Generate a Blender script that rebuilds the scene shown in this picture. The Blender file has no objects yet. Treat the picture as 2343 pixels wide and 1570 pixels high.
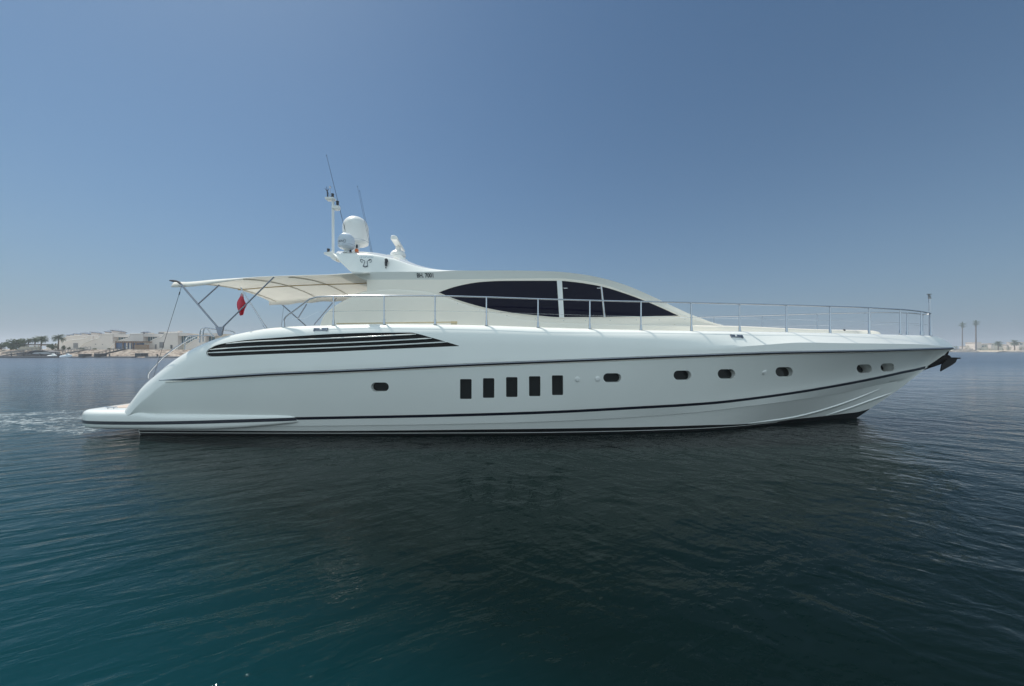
import bpy, bmesh, math, random
import numpy as np
from mathutils import Vector, Matrix
from mathutils.bvhtree import BVHTree
R = math.radians
random.seed(7)
sc = bpy.context.scene
COL = sc.collection

# ------------------------------------------------------------------ camera
F, CX, HY, H = 781.0, 1171.5, 799.0, 2.7      # focal length / centre / horizon measured on the photograph, eye height
cam = bpy.data.cameras.new('camera'); co = bpy.data.objects.new('camera', cam); COL.objects.link(co)
co.location = (0, 0, H); co.rotation_euler = (R(90), 0, 0)
cam.sensor_width = 36; cam.lens = 36 * F / 2343; cam.shift_y = 14 / 2343
cam.clip_start = 0.05; cam.clip_end = 20000
sc.camera = co
# ------------------------------------------------------------------ world + sun
SUN_EL, SUN_AZ = 60.0, -55.0                  # azimuth measured from the view direction (+Y), negative = left
w = bpy.data.worlds.new('World'); sc.world = w; w.use_nodes = True
nt = w.node_tree
sky = nt.nodes.new('ShaderNodeTexSky'); sky.sky_type = 'NISHITA'; sky.sun_disc = False
sky.sun_elevation = R(SUN_EL); sky.sun_rotation = R(SUN_AZ)
sky.air_density = 1.0; sky.dust_density = 0.5; sky.ozone_density = 4.0; sky.altitude = 0
bg = nt.nodes['Background']; bg.inputs['Strength'].default_value = 0.080
# the pale blue-grey band of sea haze along the horizon
hs = nt.nodes.new('ShaderNodeHueSaturation'); hs.inputs['Saturation'].default_value = 1.03; hs.inputs['Value'].default_value = 0.97
tn = nt.nodes.new('ShaderNodeMix'); tn.data_type = 'RGBA'; tn.blend_type = 'MULTIPLY'; tn.inputs[0].default_value = 1; tn.inputs[7].default_value = (.92, 1.07, 1.05, 1)
nt.links.new(sky.outputs[0], tn.inputs[6]); nt.links.new(tn.outputs[2], hs.inputs['Color'])
tcw = nt.nodes.new('ShaderNodeTexCoord'); spw = nt.nodes.new('ShaderNodeSeparateXYZ'); nt.links.new(tcw.outputs['Generated'], spw.inputs[0])
def wm(op, a, b):
    q = nt.nodes.new('ShaderNodeMath'); q.operation = op
    for i, v in enumerate((a, b)):
        if isinstance(v, (int, float)): q.inputs[i].default_value = v
        else: nt.links.new(v, q.inputs[i])
    return q.outputs[0]
hz = wm('MULTIPLY', wm('POWER', 2.71828, wm('MULTIPLY', wm('MAXIMUM', spw.outputs[2], 0.0), -4.6)), 0.96)
hm = nt.nodes.new('ShaderNodeMix'); hm.data_type = 'RGBA'
nt.links.new(hz, hm.inputs[0]); nt.links.new(hs.outputs[0], hm.inputs[6]); hm.inputs[7].default_value = (2.15, 3.0, 4.4, 1)
# added fill: sky behind the camera brightened to light the shaded hull side
bk = nt.nodes.new('ShaderNodeMapRange'); bk.interpolation_type = 'SMOOTHSTEP'
for i, v in enumerate((0.15, -0.45, 0.0, 1.0)): bk.inputs[i + 1].default_value = v
nt.links.new(spw.outputs[1], bk.inputs[0])
h2 = nt.nodes.new('ShaderNodeMix'); h2.data_type = 'RGBA'; h2.inputs[7].default_value = (9.1, 11.4, 12.6, 1)
nt.links.new(bk.outputs[0], h2.inputs[0]); nt.links.new(hm.outputs[2], h2.inputs[6]); nt.links.new(h2.outputs[2], bg.inputs[0])
sd = bpy.data.lights.new('sun', 'SUN'); sd.energy = 5.0; sd.angle = R(0.53); sd.color = (1, 0.95, 0.86)
so = bpy.data.objects.new('sun', sd); COL.objects.link(so)
sv = Vector((math.sin(R(SUN_AZ)) * math.cos(R(SUN_EL)), math.cos(R(SUN_AZ)) * math.cos(R(SUN_EL)), math.sin(R(SUN_EL))))
so.rotation_euler = sv.to_track_quat('Z', 'Y').to_euler(); so.location = (-20, 40, 80)
sc.view_settings.view_transform = 'Standard'; sc.view_settings.look = 'None'
sc.view_settings.exposure = 0; sc.view_settings.gamma = 1
sc.cycles.max_bounces = 8; sc.cycles.sample_clamp_indirect = 6

# ------------------------------------------------------------------ helpers
def P(px, py, Y):
    return Vector(((px - CX) * Y / F, Y, H + (HY - py) * Y / F))

def pchip(pts):
    pts = sorted(pts); xs = np.array([p[0] for p in pts], float); ys = np.array([p[1] for p in pts], float)
    h = np.diff(xs); d = np.diff(ys) / h; n = len(xs); m = np.zeros(n)
    for i in range(1, n - 1):
        if d[i - 1] * d[i] > 0:
            w1 = 2 * h[i] + h[i - 1]; w2 = h[i] + 2 * h[i - 1]
            m[i] = (w1 + w2) / (w1 / d[i - 1] + w2 / d[i])
    m[0] = d[0]; m[-1] = d[-1]
    xs_, ys_, m_, h_ = xs.tolist(), ys.tolist(), m.tolist(), h.tolist()
    def f(x):
        if x <= xs_[0]: return ys_[0]
        if x >= xs_[-1]: return ys_[-1]
        lo, hi = 0, len(xs_) - 1
        while hi - lo > 1:
            k = (lo + hi) // 2
            if xs_[k] <= x: lo = k
            else: hi = k
        t = (x - xs_[lo]) / h_[lo]; t2 = t * t; t3 = t2 * t
        return ((2*t3 - 3*t2 + 1) * ys_[lo] + (t3 - 2*t2 + t) * h_[lo] * m_[lo] + (-2*t3 + 3*t2) * ys_[lo+1] + (t3 - t2) * h_[lo] * m_[lo+1])
    return f

def sstep(a, b, x):
    t = min(1, max(0, (x - a) / (b - a))); return t * t * (3 - 2 * t)
def lerp(a, b, t): return a + (b - a) * t
def bez(p0, p1, p2, n):
    return [tuple((1-t)**2 * a + 2*t*(1-t) * b + t*t * c for a, b, c in zip(p0, p1, p2)) for t in [i / n for i in range(n + 1)]]

MATS = {}
def mat(name, color, rough=0.5, metal=0.0, coat=0.0, spec=0.5, vary=0.0, vscale=6.0, bump=0.0, bscale=40.0, trans=0.0, color2=None, stretch=None, rvary=0.0):
    if name in MATS: return MATS[name]
    m = bpy.data.materials.new(name); m.use_nodes = True; n = m.node_tree.nodes; L = m.node_tree.links
    b = n['Principled BSDF']
    b.inputs['Base Color'].default_value = (*color, 1); b.inputs['Roughness'].default_value = rough
    b.inputs['Metallic'].default_value = metal; b.inputs['Coat Weight'].default_value = coat
    b.inputs['Coat Roughness'].default_value = 0.06
    b.inputs['Specular IOR Level'].default_value = spec
    tc = n.new('ShaderNodeTexCoord'); mp = n.new('ShaderNodeMapping'); L.new(tc.outputs['Object'], mp.inputs[0])
    if stretch: mp.inputs['Scale'].default_value = stretch
    if vary > 0 or color2:
        nz = n.new('ShaderNodeTexNoise'); nz.inputs['Scale'].default_value = vscale; nz.inputs['Detail'].default_value = 6
        L.new(mp.outputs[0], nz.inputs['Vector'])
        cr = n.new('ShaderNodeValToRGB'); cr.color_ramp.elements[0].position = 0.32; cr.color_ramp.elements[1].position = 0.68
        c2 = color2 or tuple(c * (1 - vary) for c in color)
        cr.color_ramp.elements[0].color = (*c2, 1); cr.color_ramp.elements[1].color = (*color, 1)
        L.new(nz.outputs['Fac'], cr.inputs[0]); L.new(cr.outputs[0], b.inputs['Base Color'])
        if rvary:
            mr = n.new('ShaderNodeMapRange'); mr.inputs['To Min'].default_value = rough - rvary; mr.inputs['To Max'].default_value = rough + rvary
            L.new(nz.outputs['Fac'], mr.inputs[0]); L.new(mr.outputs[0], b.inputs['Roughness'])
    if bump > 0:
        nb = n.new('ShaderNodeTexNoise'); nb.inputs['Scale'].default_value = bscale; nb.inputs['Detail'].default_value = 4
        L.new(mp.outputs[0], nb.inputs['Vector'])
        bp = n.new('ShaderNodeBump'); bp.inputs['Strength'].default_value = 1; bp.inputs['Distance'].default_value = bump
        L.new(nb.outputs['Fac'], bp.inputs['Height']); L.new(bp.outputs[0], b.inputs['Normal'])
    if trans > 0:
        tl = n.new('ShaderNodeBsdfTranslucent'); tl.inputs[0].default_value = (*color, 1)
        mx = n.new('ShaderNodeMixShader'); mx.inputs[0].default_value = trans
        L.new(b.outputs[0], mx.inputs[1]); L.new(tl.outputs[0], mx.inputs[2]); L.new(mx.outputs[0], n['Material Output'].inputs['Surface'])
    MATS[name] = m
    return m

WL = {}
def worldloc(o): return WL[o.name] if o is not None else Vector((0, 0, 0))

def obj(name, verts, faces, m, parent=None, smooth=None, mats=None, fmat=None, label=None):
    vs = [Vector(v) for v in verts]
    lo = Vector((min(v.x for v in vs), min(v.y for v in vs), min(v.z for v in vs)))
    hi = Vector((max(v.x for v in vs), max(v.y for v in vs), max(v.z for v in vs)))
    org = Vector(((lo.x + hi.x) / 2, (lo.y + hi.y) / 2, lo.z))
    me = bpy.data.meshes.new(name); me.from_pydata([tuple(v - org) for v in vs], [], faces)
    for mm in (mats or [m]): me.materials.append(mm)
    if fmat: me.polygons.foreach_set('material_index', fmat)
    bm = bmesh.new(); bm.from_mesh(me); bmesh.ops.recalc_face_normals(bm, faces=bm.faces); bm.to_mesh(me); bm.free()
    if smooth is not None:
        me.polygons.foreach_set('use_smooth', [True] * len(me.polygons)); me.set_sharp_from_angle(angle=R(smooth))
    me.update()
    o = bpy.data.objects.new(name, me); COL.objects.link(o)
    WL[o.name] = org
    if parent is not None: o.parent = parent; o.location = org - worldloc(parent)
    else: o.location = org
    if label: o['label'] = label
    return o

def thing(name, label, cat, loc, group=None):
    o = bpy.data.objects.new(name, None); COL.objects.link(o); o.empty_display_size = 0.3
    o.location = loc; WL[o.name] = Vector(loc)
    o['label'] = label; o['category'] = cat
    if group: o['group'] = group
    return o
def tag(o, label, cat, group=None):
    o['label'] = label; o['category'] = cat
    if group: o['group'] = group
    return o
def kind(o, k): o['kind'] = k; return o

class MB:
    """collects shapes of ONE part"""
    def __init__(s): s.v = []; s.f = []
    def add(s, v, f):
        k = len(s.v); s.v += [Vector(a) for a in v]; s.f += [tuple(i + k for i in a) for a in f]; return s
    def box(s, lo, hi):
        x0, y0, z0 = lo; x1, y1, z1 = hi
        return s.add([(x0,y0,z0),(x1,y0,z0),(x1,y1,z0),(x0,y1,z0),(x0,y0,z1),(x1,y0,z1),(x1,y1,z1),(x0,y1,z1)],
                     [(0,3,2,1),(4,5,6,7),(0,1,5,4),(1,2,6,5),(2,3,7,6),(3,0,4,7)])
    def tube(s, pts, r, n=10, caps=True):
        pts = [Vector(p) for p in pts]; rs = r if isinstance(r, (list, tuple)) else [r] * len(pts)
        rings = []; up = None
        for i, p in enumerate(pts):
            t = (pts[min(i+1, len(pts)-1)] - pts[max(i-1, 0)]).normalized()
            if up is None:
                up = Vector((0, 0, 1)) if abs(t.z) < 0.9 else Vector((1, 0, 0))
            a = (up - t * up.dot(t)).normalized(); b = t.cross(a); up = a
            rings.append([p + (a * math.cos(k * 2 * math.pi / n) + b * math.sin(k * 2 * math.pi / n)) * rs[i] for k in range(n)])
        v = [q for rg in rings for q in rg]; f = []
        for i in range(len(pts) - 1):
            for k in range(n):
                f.append((i*n + k, i*n + (k+1) % n, (i+1)*n + (k+1) % n, (i+1)*n + k))
        if caps: f.append(tuple(range(n))); f.append(tuple((len(pts)-1)*n + k for k in reversed(range(n))))
        return s.add(v, f)
    def lathe(s, c, prof, n=28):
        """prof: (radius, z) from bottom to top, about the vertical through c"""
        c = Vector(c); v = []; f = []
        for r, z in prof:
            for k in range(n): v.append(c + Vector((r * math.cos(2*math.pi*k/n), r * math.sin(2*math.pi*k/n), z)))
        for i in range(len(prof) - 1):
            for k in range(n): f.append((i*n + k, i*n + (k+1) % n, (i+1)*n + (k+1) % n, (i+1)*n + k))
        f.append(tuple(reversed(range(n)))); f.append(tuple((len(prof)-1)*n + k for k in range(n)))
        return s.add(v, f)
    def prism(s, outline, d):
        """outline: closed list of points, swept by vector d"""
        o = [Vector(p) for p in outline]; n = len(o); d = Vector(d)
        return s.add(o + [p + d for p in o], [tuple(range(n)), tuple(reversed(range(n, 2*n)))] + [(i, (i+1) % n, n + (i+1) % n, n + i) for i in range(n)])
    def grid(s, rows, closed=False):
        n = len(rows[0]); v = [p for r in rows for p in r]; f = []
        for i in range(len(rows) - 1):
            for k in range(n if closed else n - 1):
                f.append((i*n + k, i*n + (k+1) % n, (i+1)*n + (k+1) % n, (i+1)*n + k))
        return s.add(v, f)
    def loft(s, rings, cap0=True, cap1=True):
        s.grid(rings, closed=True); n = len(rings[0]); k = len(s.v) - n * len(rings)
        if cap0: s.f.append(tuple(k + i for i in reversed(range(n))))
        if cap1: s.f.append(tuple(k + (len(rings)-1)*n + i for i in range(n)))
        return s
    def build(s, name, m, parent=None, smooth=None, **kw): return obj(name, s.v, s.f, m, parent, smooth, **kw)

def bvh(mb): return BVHTree.FromPolygons(mb.v, mb.f)
EYE = Vector((0, 0, H))
def hit(tree, px, py):
    """where the line of sight measured on the photograph meets a surface: used to take positions off the photo"""
    d = (P(px, py, 10.0) - EYE).normalized()
    loc, n, i, dist = tree.ray_cast(EYE, d)
    if loc is None: return None, None
    if n.dot(d) > 0: n = -n
    return loc, n

# ------------------------------------------------------------------ materials
M_HULL = mat('white gelcoat', (0.86, 0.865, 0.83), 0.18, coat=0.5, vary=0.035, vscale=0.5, rvary=0.05)
M_CREAM = mat('cream gelcoat', (0.90, 0.83, 0.725), 0.25, coat=0.4, vary=0.03, vscale=0.8)
M_WHITE = mat('white paint', (0.82, 0.82, 0.80), 0.3, coat=0.2)
M_BLACK = mat('black paint', (0.012, 0.013, 0.02), 0.3, coat=0.3)
M_NAVY = mat('navy stripe paint', (0.008, 0.010, 0.022), 0.3, coat=0.3)
M_GLASS = mat('dark tinted glass', (0.004, 0.004, 0.016), 0.02, spec=0.13)
M_PANE = mat('porthole glass', (0.014, 0.015, 0.015), 0.05, spec=0.22)
M_STEEL = mat('polished stainless steel', (0.50, 0.52, 0.56), 0.18, metal=1.0)
M_DARKMET = mat('dark metal', (0.03, 0.03, 0.035), 0.4)
M_CHROME = mat('chrome', (0.8, 0.81, 0.84), 0.08, metal=1.0)
M_TEAK = mat('teak planks', (0.50, 0.41, 0.35), 0.6, vary=0.3, vscale=3.0, stretch=(1, 14, 1))
M_CANVAS = mat('cream canvas', (0.88, 0.87, 0.83), 0.8, trans=0.35, vary=0.06, vscale=2.0, bump=0.01, bscale=5.0)
M_ANTI = mat('black antifouling', (0.010, 0.011, 0.013), 0.35)
M_RED = mat('red cloth', (0.85, 0.14, 0.20), 0.8, trans=0.5)
M_WCLOTH = mat('white cloth', (0.8, 0.8, 0.8), 0.8, trans=0.3)
M_ANCH = mat('black anchor iron', (0.004, 0.0035, 0.004), 0.6, spec=0.15)
M_ORANGE = mat('orange plastic', (0.75, 0.16, 0.03), 0.4)
M_ROPE = mat('dark cord', (0.06, 0.06, 0.07), 0.8)
M_FRAME = mat('dull stainless tube', (0.26, 0.28, 0.33), 0.25, metal=1.0)
# ------------------------------------------------------------------ THE YACHT
YC = 13.4
yacht = thing('motor_yacht', 'long white open motor yacht with dark eye-shaped windows afloat in the foreground', 'yacht', (0, YC, 0))

def line(pts, hbf):
    """photo measurements of a feature line on the near side -> table z(X), with the half-breadth plan hbf(X)"""
    out = []
    for px, py in pts:
        X = (px - CX) * 10.5 / F
        for _ in range(60):
            Y = YC - hbf(X); X = 0.5 * X + 0.5 * (px - CX) * Y / F
        Y = YC - hbf(X)
        out.append((X, H + (HY - py) * Y / F))
    return out
hbK = pchip([(-12.6,2.85),(-10,3.08),(-6,3.2),(0,3.2),(4,3.12),(7,2.88),(9.5,2.48),(12,1.85),(14,1.2),(15.5,.68),(16.6,.27),(17.32,.012)])
hbT = pchip([(-12.6,2.65),(-10,2.86),(-6,2.97),(0,2.97),(4,2.84),(7,2.52),(9.5,2.06),(12,1.42),(14,.80),(15.5,.34),(16.4,.12),(17.32,.01)])
hbS = pchip([(-12.6,2.75),(-6,2.93),(0,2.93),(4,2.76),(7,2.38),(9.5,1.88),(12,1.22),(14,.66),(15.3,.27),(16.35,.006),(17.4,.005)])
hbC = pchip([(-12.6,2.72),(-6,2.86),(0,2.84),(3,2.70),(6,2.42),(8,2.12),(10,1.60),(12,.99),(14,.44),(15.2,.13),(15.9,.005),(17.4,.005)])
hbW = pchip([(-12.6,2.62),(-5,2.68),(0,2.62),(3,2.45),(6.3,2.05),(7.8,1.68),(9,1.25),(11.7,.42),(13.2,.05),(13.55,.005),(17.4,.005)])
zk = pchip([(-12.6,-1.0),(9,-1.0),(11.2,-.85),(12.5,-.5),(13.52,-.0),(14.05,.36),(15.09,1.06),(16.3,2.0),(17.16,2.62),(17.32,2.72)])
zK = pchip([(-12.6,1.70)] + line([(364,870.4),(640,855),(750,850.5),(889,844),(980,839),(1313,825),(1600,813.7),(1802,806.8),(2005,802.7)], hbK) + [(17.32,2.735)])
zS = pchip(line([(560,960),(680,957.5),(980,951.7),(1290,941.8),(1459.5,932.8),(1637,921.5),(1709,913.5),(1819,898.5),(1955.6,875),(2065,852)], hbS) + [(16.35,2.02),(17.32,2.725)])
zC = pchip(line([(300,978),(680,975),(1000,971),(1290,963),(1600,943),(1709,930),(1819,916),(1928,898.5),(1997,883)], hbC) + [(15.9,1.66),(17.32,2.721)])
TOPLINE = [(288,944),(291,933),(305.5,906),(326,877),(349.5,856),(385,827),(426,800.6),(467,781.5),(502,770),(561,758),(619.5,749),(666,746),(750,743.5),(770,742.6),(878.5,741),(995.6,741.7),(1112.7,743.9),(1231,748),(1349.5,751.5),(1466.5,754.3),(1582,756.5),(1700,758),(1802,759.5),(1901,761.7),(1988.4,763.5),(2062,765.5),(2130.6,768.6),(2147,771.5),(2166,781)]
zT = pchip(line(TOPLINE, hbT) + [(17.32, 2.80)])
zMb = pchip(line([(1600,795),(1731,789),(1835,784.5),(1942,785.5),(2106,788)], hbK) + [(17.32,2.76)])
X0 = line([TOPLINE[0]], hbT)[0][0]

def hull_half(X):
    k = zk(X); t = zT(X)
    b = sstep(3.0, 9.0, X)
    m = lerp(t - lerp(min(.6, .45 * t), min(.72, .5 * t), sstep(-7.5, -10, X)), zMb(X), b)
    zs = [k, max(k + .001, -.05), max(k + .002, zC(X)), max(k + .003, zS(X)), max(k + .004, zK(X)), max(k + .005, m)]
    zs[4] = min(zs[4], zs[5] - .01); zs[3] = min(zs[3], zs[4] - .01); zs[2] = min(zs[2], zs[3] - .01)
    if X > 12: zs = [max(z, k + .0005 * i) for i, z in enumerate(zs)]
    W, C, S, K = (hbW(X), zs[1]), (hbC(X), zs[2]), (hbS(X), zs[3]), (hbK(X), zs[4])
    hm = lerp(hbK(X) - .03 * min(1, (zs[5] - zs[4]) / .4), hbK(X) + .004 * min(1, hbK(X)), b); Mp = (hm, zs[5])
    T = (hbT(X), t); I = (max(T[0] - .22 - .08 * sstep(-8.5, -11, X), T[0] * .6), t + .004)
    pts = [(0.0, k)] + [(lerp(0, W[0], i / 4), lerp(k, W[1], i / 4)) for i in range(1, 4)]
    cin = .035 * min(1, C[0] * 2)
    pts += [(lerp(W[0], C[0] - cin, i / 4), lerp(W[1], C[1] - .012, i / 4)) for i in range(0, 5)]
    pts += [(lerp(C[0], S[0], i / 3), lerp(C[1], S[1], i / 3)) for i in range(0, 3)]
    p = 1 + .45 * sstep(3, 12, X)
    for i in range(0, 10):
        u = i / 10
        pts.append((lerp(S[0], K[0], u ** p) + .02 * math.sin(math.pi * u) * (1 - sstep(3, 9, X)), lerp(S[1], K[1], u)))
    pts += [(lerp(K[0], Mp[0], i / 4), lerp(K[1], Mp[1], i / 4)) for i in range(0, 4)]
    soft = bez(Mp, (hbK(X) - .06, t + .01), I, 12)
    e = (lerp(Mp[0], T[0], .86), lerp(Mp[1], T[1], .86))
    hard = [(lerp(Mp[0], e[0], i / 6), lerp(Mp[1], e[1], i / 6)) for i in range(0, 6)] + bez(e, T, I, 6)
    pts += [(lerp(a[0], c[0], b), lerp(a[1], c[1], b)) for a, c in zip(soft, hard)]
    din = I[0] * .985
    dz = min(.13, .12 * t)
    pts += [(din, t - dz), (din * .5, t - dz + .02), (0.0, t - dz + .03)]
    return pts
def stern_dx(X, z): return .38 * sstep(.42, .25, z) * sstep(-10.6, -12, X)
xs = sorted(set([X0 + .0, X0 + .01, X0 + .03, X0 + .07, X0 + .13, X0 + .2] + list(np.linspace(X0 + .3, -9, 24)) + list(np.linspace(-8.8, 13, 90)) + list(np.linspace(13.15, 16.2, 26)) + list(np.linspace(16.3, 17.32, 22))))
HALVES = [(X, hull_half(X)) for X in xs]
hull_mb = MB()
rings = []
for X, h in HALVES:
    near = [Vector((X + stern_dx(X, z), YC - b, z)) for b, z in reversed(h)]
    far = [Vector((X + stern_dx(X, z), YC + b, z)) for b, z in h[1:-1]]
    rings.append(near + far)
hull_mb.loft(rings)
HULL = bvh(hull_mb)
def hb_at(X, z):
    h = hull_half(X)[:-6]
    for (b0, z0), (b1, z1) in zip(h, h[1:]):
        if z0 <= z <= z1 and z1 > z0: return lerp(b0, b1, (z - z0) / (z1 - z0))
    return h[0][0] if z < h[0][1] else h[-1][0]

def rrect(w, h, r, n=8):
    pts = []
    for cx, cy, a in ((w/2 - r, h/2 - r, 0), (-w/2 + r, h/2 - r, 90), (-w/2 + r, -h/2 + r, 180), (w/2 - r, -h/2 + r, 270)):
        for i in range(n + 1):
            t = R(a + 90 * i / n); pts.append((cx + r * math.cos(t), cy + r * math.sin(t)))
    return pts

hull = hull_mb.build('hull', M_HULL, yacht, smooth=28)
cut = MB(); panes = []
def pocket(px0, px1, py0, py1, depth, rad, name, lab=None):
    c, n = hit(HULL, (px0 + px1) / 2, (py0 + py1) / 2)
    a, _ = hit(HULL, px0, (py0 + py1) / 2); b, _ = hit(HULL, px1, (py0 + py1) / 2)
    t, _ = hit(HULL, (px0 + px1) / 2, py0); d, _ = hit(HULL, (px0 + px1) / 2, py1)
    nh = Vector((n.x, n.y, 0)).normalized(); u = Vector((0, 0, 1)).cross(nh).normalized()
    if u.x < 0: u = -u
    v = ((t - d) - nh * (t - d).dot(nh)).normalized()
    wd = (b - a).length; hg = (t - d).length
    r = min(rad, hg / 2 - .002, wd / 2 - .002)
    o = [c + u * x + v * y for x, y in rrect(wd, hg, r)]
    ax = Vector((0, 1, 0))                                     # the pockets are let in square to the keel
    cut.prism([q - ax * .3 for q in o], ax * (.3 + depth))
    panes.append((name, [q + ax * (depth - .012) for q in o], ax * .008, lab))
PORT = [(849,889.5,875.5,895.5),(1380.5,1421,854.5,874.5),(1541.5,1581.5,848.5,869),(1642.5,1682,845.5,866),(1775,1814,841,861),(1961,1994.5,834.5,853),(2015.5,2046.5,832,849.5)]
for x0, x1, y0, y1 in PORT: pocket(x0, x1, y0, y1, .42 if x0 > 2000 else .36 if x0 > 1900 else .19, .5, 'porthole')
for x0, x1, y0, y1 in [(1052.5,1079,868,913),(1105,1131,866,910.5),(1158,1184,863.5,908.5),(1210.5,1236.5,861.5,906.5),(1263,1288.5,859.5,904)]:
    pocket(x0, x1, y0, y1, .10, .035, 'hull_window')
LOUV_T = pchip([(471,808),(474,802),(480,797.5),(495,790),(531.5,782.5),(575,777),(619.5,773.8),(700,767.8),(763.6,764),(856.8,761.4),(937,761.0),(985,772),(1051,791.5)])
LOUV_B = pchip([(471,808.5),(474,813.5),(482,816),(560,812.7),(640,809.5),(750,805.5),(900,798.5),(1051,792)])
lx = [471.5, 473, 475, 478, 482, 490, 500] + list(np.linspace(515, 930, 30)) + [937, 945, 965, 985, 1005, 1025, 1040, 1050]
lo_pts = [hit(HULL, x, LOUV_T(x))[0] for x in lx] + [hit(HULL, x, LOUV_B(x))[0] for x in reversed(lx)]
lv_u = [Vector((p.x, p.y - .25, p.z)) for p in lo_pts]; lv_d = [Vector((p.x, p.y + .07, p.z)) for p in lo_pts]
n_ = len(lo_pts)
cut.add(lv_u + lv_d, [tuple(range(n_)), tuple(reversed(range(n_, 2*n_)))] + [(i, (i+1) % n_, n_ + (i+1) % n_, n_ + i) for i in range(n_)])
cutter = cut.build('cutter', M_HULL)
bpy.context.view_layer.update()
md = hull.modifiers.new('b', 'BOOLEAN'); md.operation = 'DIFFERENCE'; md.object = cutter; md.solver = 'EXACT'
bpy.context.view_layer.update()
dg = bpy.context.evaluated_depsgraph_get()
me2 = bpy.data.meshes.new_from_object(hull.evaluated_get(dg)); hull.modifiers.clear()
old = hull.data; hull.data = me2; me2.name = 'hull'; bpy.data.meshes.remove(old)
me2.polygons.foreach_set('use_smooth', [True] * len(me2.polygons)); me2.set_sharp_from_angle(angle=R(28))
bpy.data.objects.remove(cutter)
for name, o, d, lab in panes:
    MB().prism(o, d).build(name, M_PANE, hull, label=lab)

# louvred engine-room window: dark panel + three slats
rows = []
for x in lx:
    a, b = hit(HULL, x, LOUV_T(x))[0], hit(HULL, x, LOUV_B(x))[0]
    rows.append([lerp(a, b, t) + Vector((0, .055, 0)) for t in (0, .33, .66, 1)])
M_LOUV = mat('smoked acrylic', (0.010, 0.010, 0.012), 0.12, spec=0.12, vary=0.5, vscale=1.2, color2=(0.018, 0.015, 0.013))
louv = MB().grid(rows).build('side_grille', M_LOUV, yacht, smooth=40)
for pts in ([(517,786.8),(560,783),(650,778.5),(750,774.6),(850,770),(952,765)], [(480,800.2),(560,794.5),(650,790.5),(750,786.3),(870,780.8),(988,774.3)], [(474.5,807.5),(560,804),(650,800.3),(750,796.3),(890,790),(1022,782.8)]):
    f = pchip(pts); xx = list(np.linspace(pts[0][0], pts[-1][0], 40))
    rr = [.009 + .012 * min(1, (x - xx[0]) / 20, (xx[-1] - x) / 14) for x in xx]
    MB().tube([hit(HULL, x, f(x))[0] + Vector((0, -.002, 0)) for x in xx], rr, 8).build('grille_slat', M_HULL, louv, smooth=60)

# stripes painted on / fixed to the hull side
def ribbon(name, zlo, zhi, x0, x1, off, m, n=140, rowsn=3):
    rows = []
    for X in np.linspace(x0, x1, n):
        a, b = zlo(X), zhi(X); r = []
        for j in range(rowsn + 1):
            z = lerp(a, b, j / rowsn); hb = hb_at(X, z)
            dh = (hb_at(X + .05, z) - hb_at(X - .05, z)) / .1; dz = (hb_at(X, z + .02) - hb_at(X, z - .02)) / .04
            r.append(Vector((X + stern_dx(X, z), YC - hb, z)) + Vector((-dh, -1, -dz)).normalized() * off)
        rows.append(r)
    return MB().grid(rows).build(name, m, yacht, smooth=40)
ribbon('hull_stripe', lambda X: zS(X) - lerp(.043, .055, sstep(8, 15, X)), lambda X: zS(X) + lerp(.043, .05, sstep(8, 15, X)), -7.2, 16.2, .006, M_NAVY)
zB = pchip([(-12, .155)] + line([(700,984.5),(1290,978.5),(1600,971.5),(1717.6,967),(1819,956.5),(1950,942)], hbW) + [(14.06, .37)])
ribbon('boot_stripe', lambda X: max(-.04, zk(X) + .004), lambda X: max(zB(X), zk(X) + .008), X0 + .02, 14.0, .006, M_ANTI)
ribbon('waterline_pinstripe', lambda X: .070 + .012 * sstep(2, 8, X), lambda X: .088 + .012 * sstep(2, 8, X), X0 + .02, 9.5, .010, M_HULL, rowsn=1)
# rubbing strake
xr = list(np.linspace(-10.5, 17.2, 150))
rr = [.006 + .038 * sstep(-10.5, -9.7, x) for x in xr]
rub = MB().tube([Vector((x, YC - hb_at(x, zK(x)) - .004, zK(x))) for x in xr], rr, 10).build('rub_rail', M_NAVY, yacht, smooth=60)
xr2 = list(np.linspace(-10.75, 17.2, 150))
MB().tube([Vector((x, YC - hb_at(x, zK(x)) - .035 * sstep(-10.75, -9.7, x) - .004, zK(x) + .018 * sstep(-10.75, -10.2, x))) for x in xr2], .012, 8).build('rub_rail_cap', M_STEEL, rub, smooth=60)
xr3 = list(np.linspace(-10.5, 17.2, 150))
MB().tube([Vector((x, YC - hb_at(x, zK(x) - .05) - .008, zK(x) - .056)) for x in xr3], .012, 8).build('rub_rail_seat', M_CREAM, rub, smooth=60)
# spray strakes under the bow
for a in ([(1712,968.5),(1760,962.5),(1810.6,955),(1862,943),(1912,928),(1965,909),(2012,890)], [(1890,950),(1945,932),(1995,914),(2042,898)]):
    f = pchip(a); pp = []; xx = list(np.linspace(a[0][0], a[-1][0], 40))
    top, edge, und = [], [], []
    for i, x in enumerate(xx):
        p, n = hit(HULL, x, f(x)); s = min(1, i / 8, (39 - i) / 8) * .024 + .004
        out = Vector((n.x, n.y, 0)).normalized()
        q, _ = hit(HULL, x, f(x) + 7); q2, _ = hit(HULL, x, f(x) - 1.5)
        top.append(q2 - n * .006); edge.append(p + out * s - Vector((0, 0, .012))); und.append((q or p) - n * .006)
    MB().grid([[t, e, u] for t, e, u in zip(top, edge, und)]).build('spray_rail', M_HULL, hull)
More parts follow.
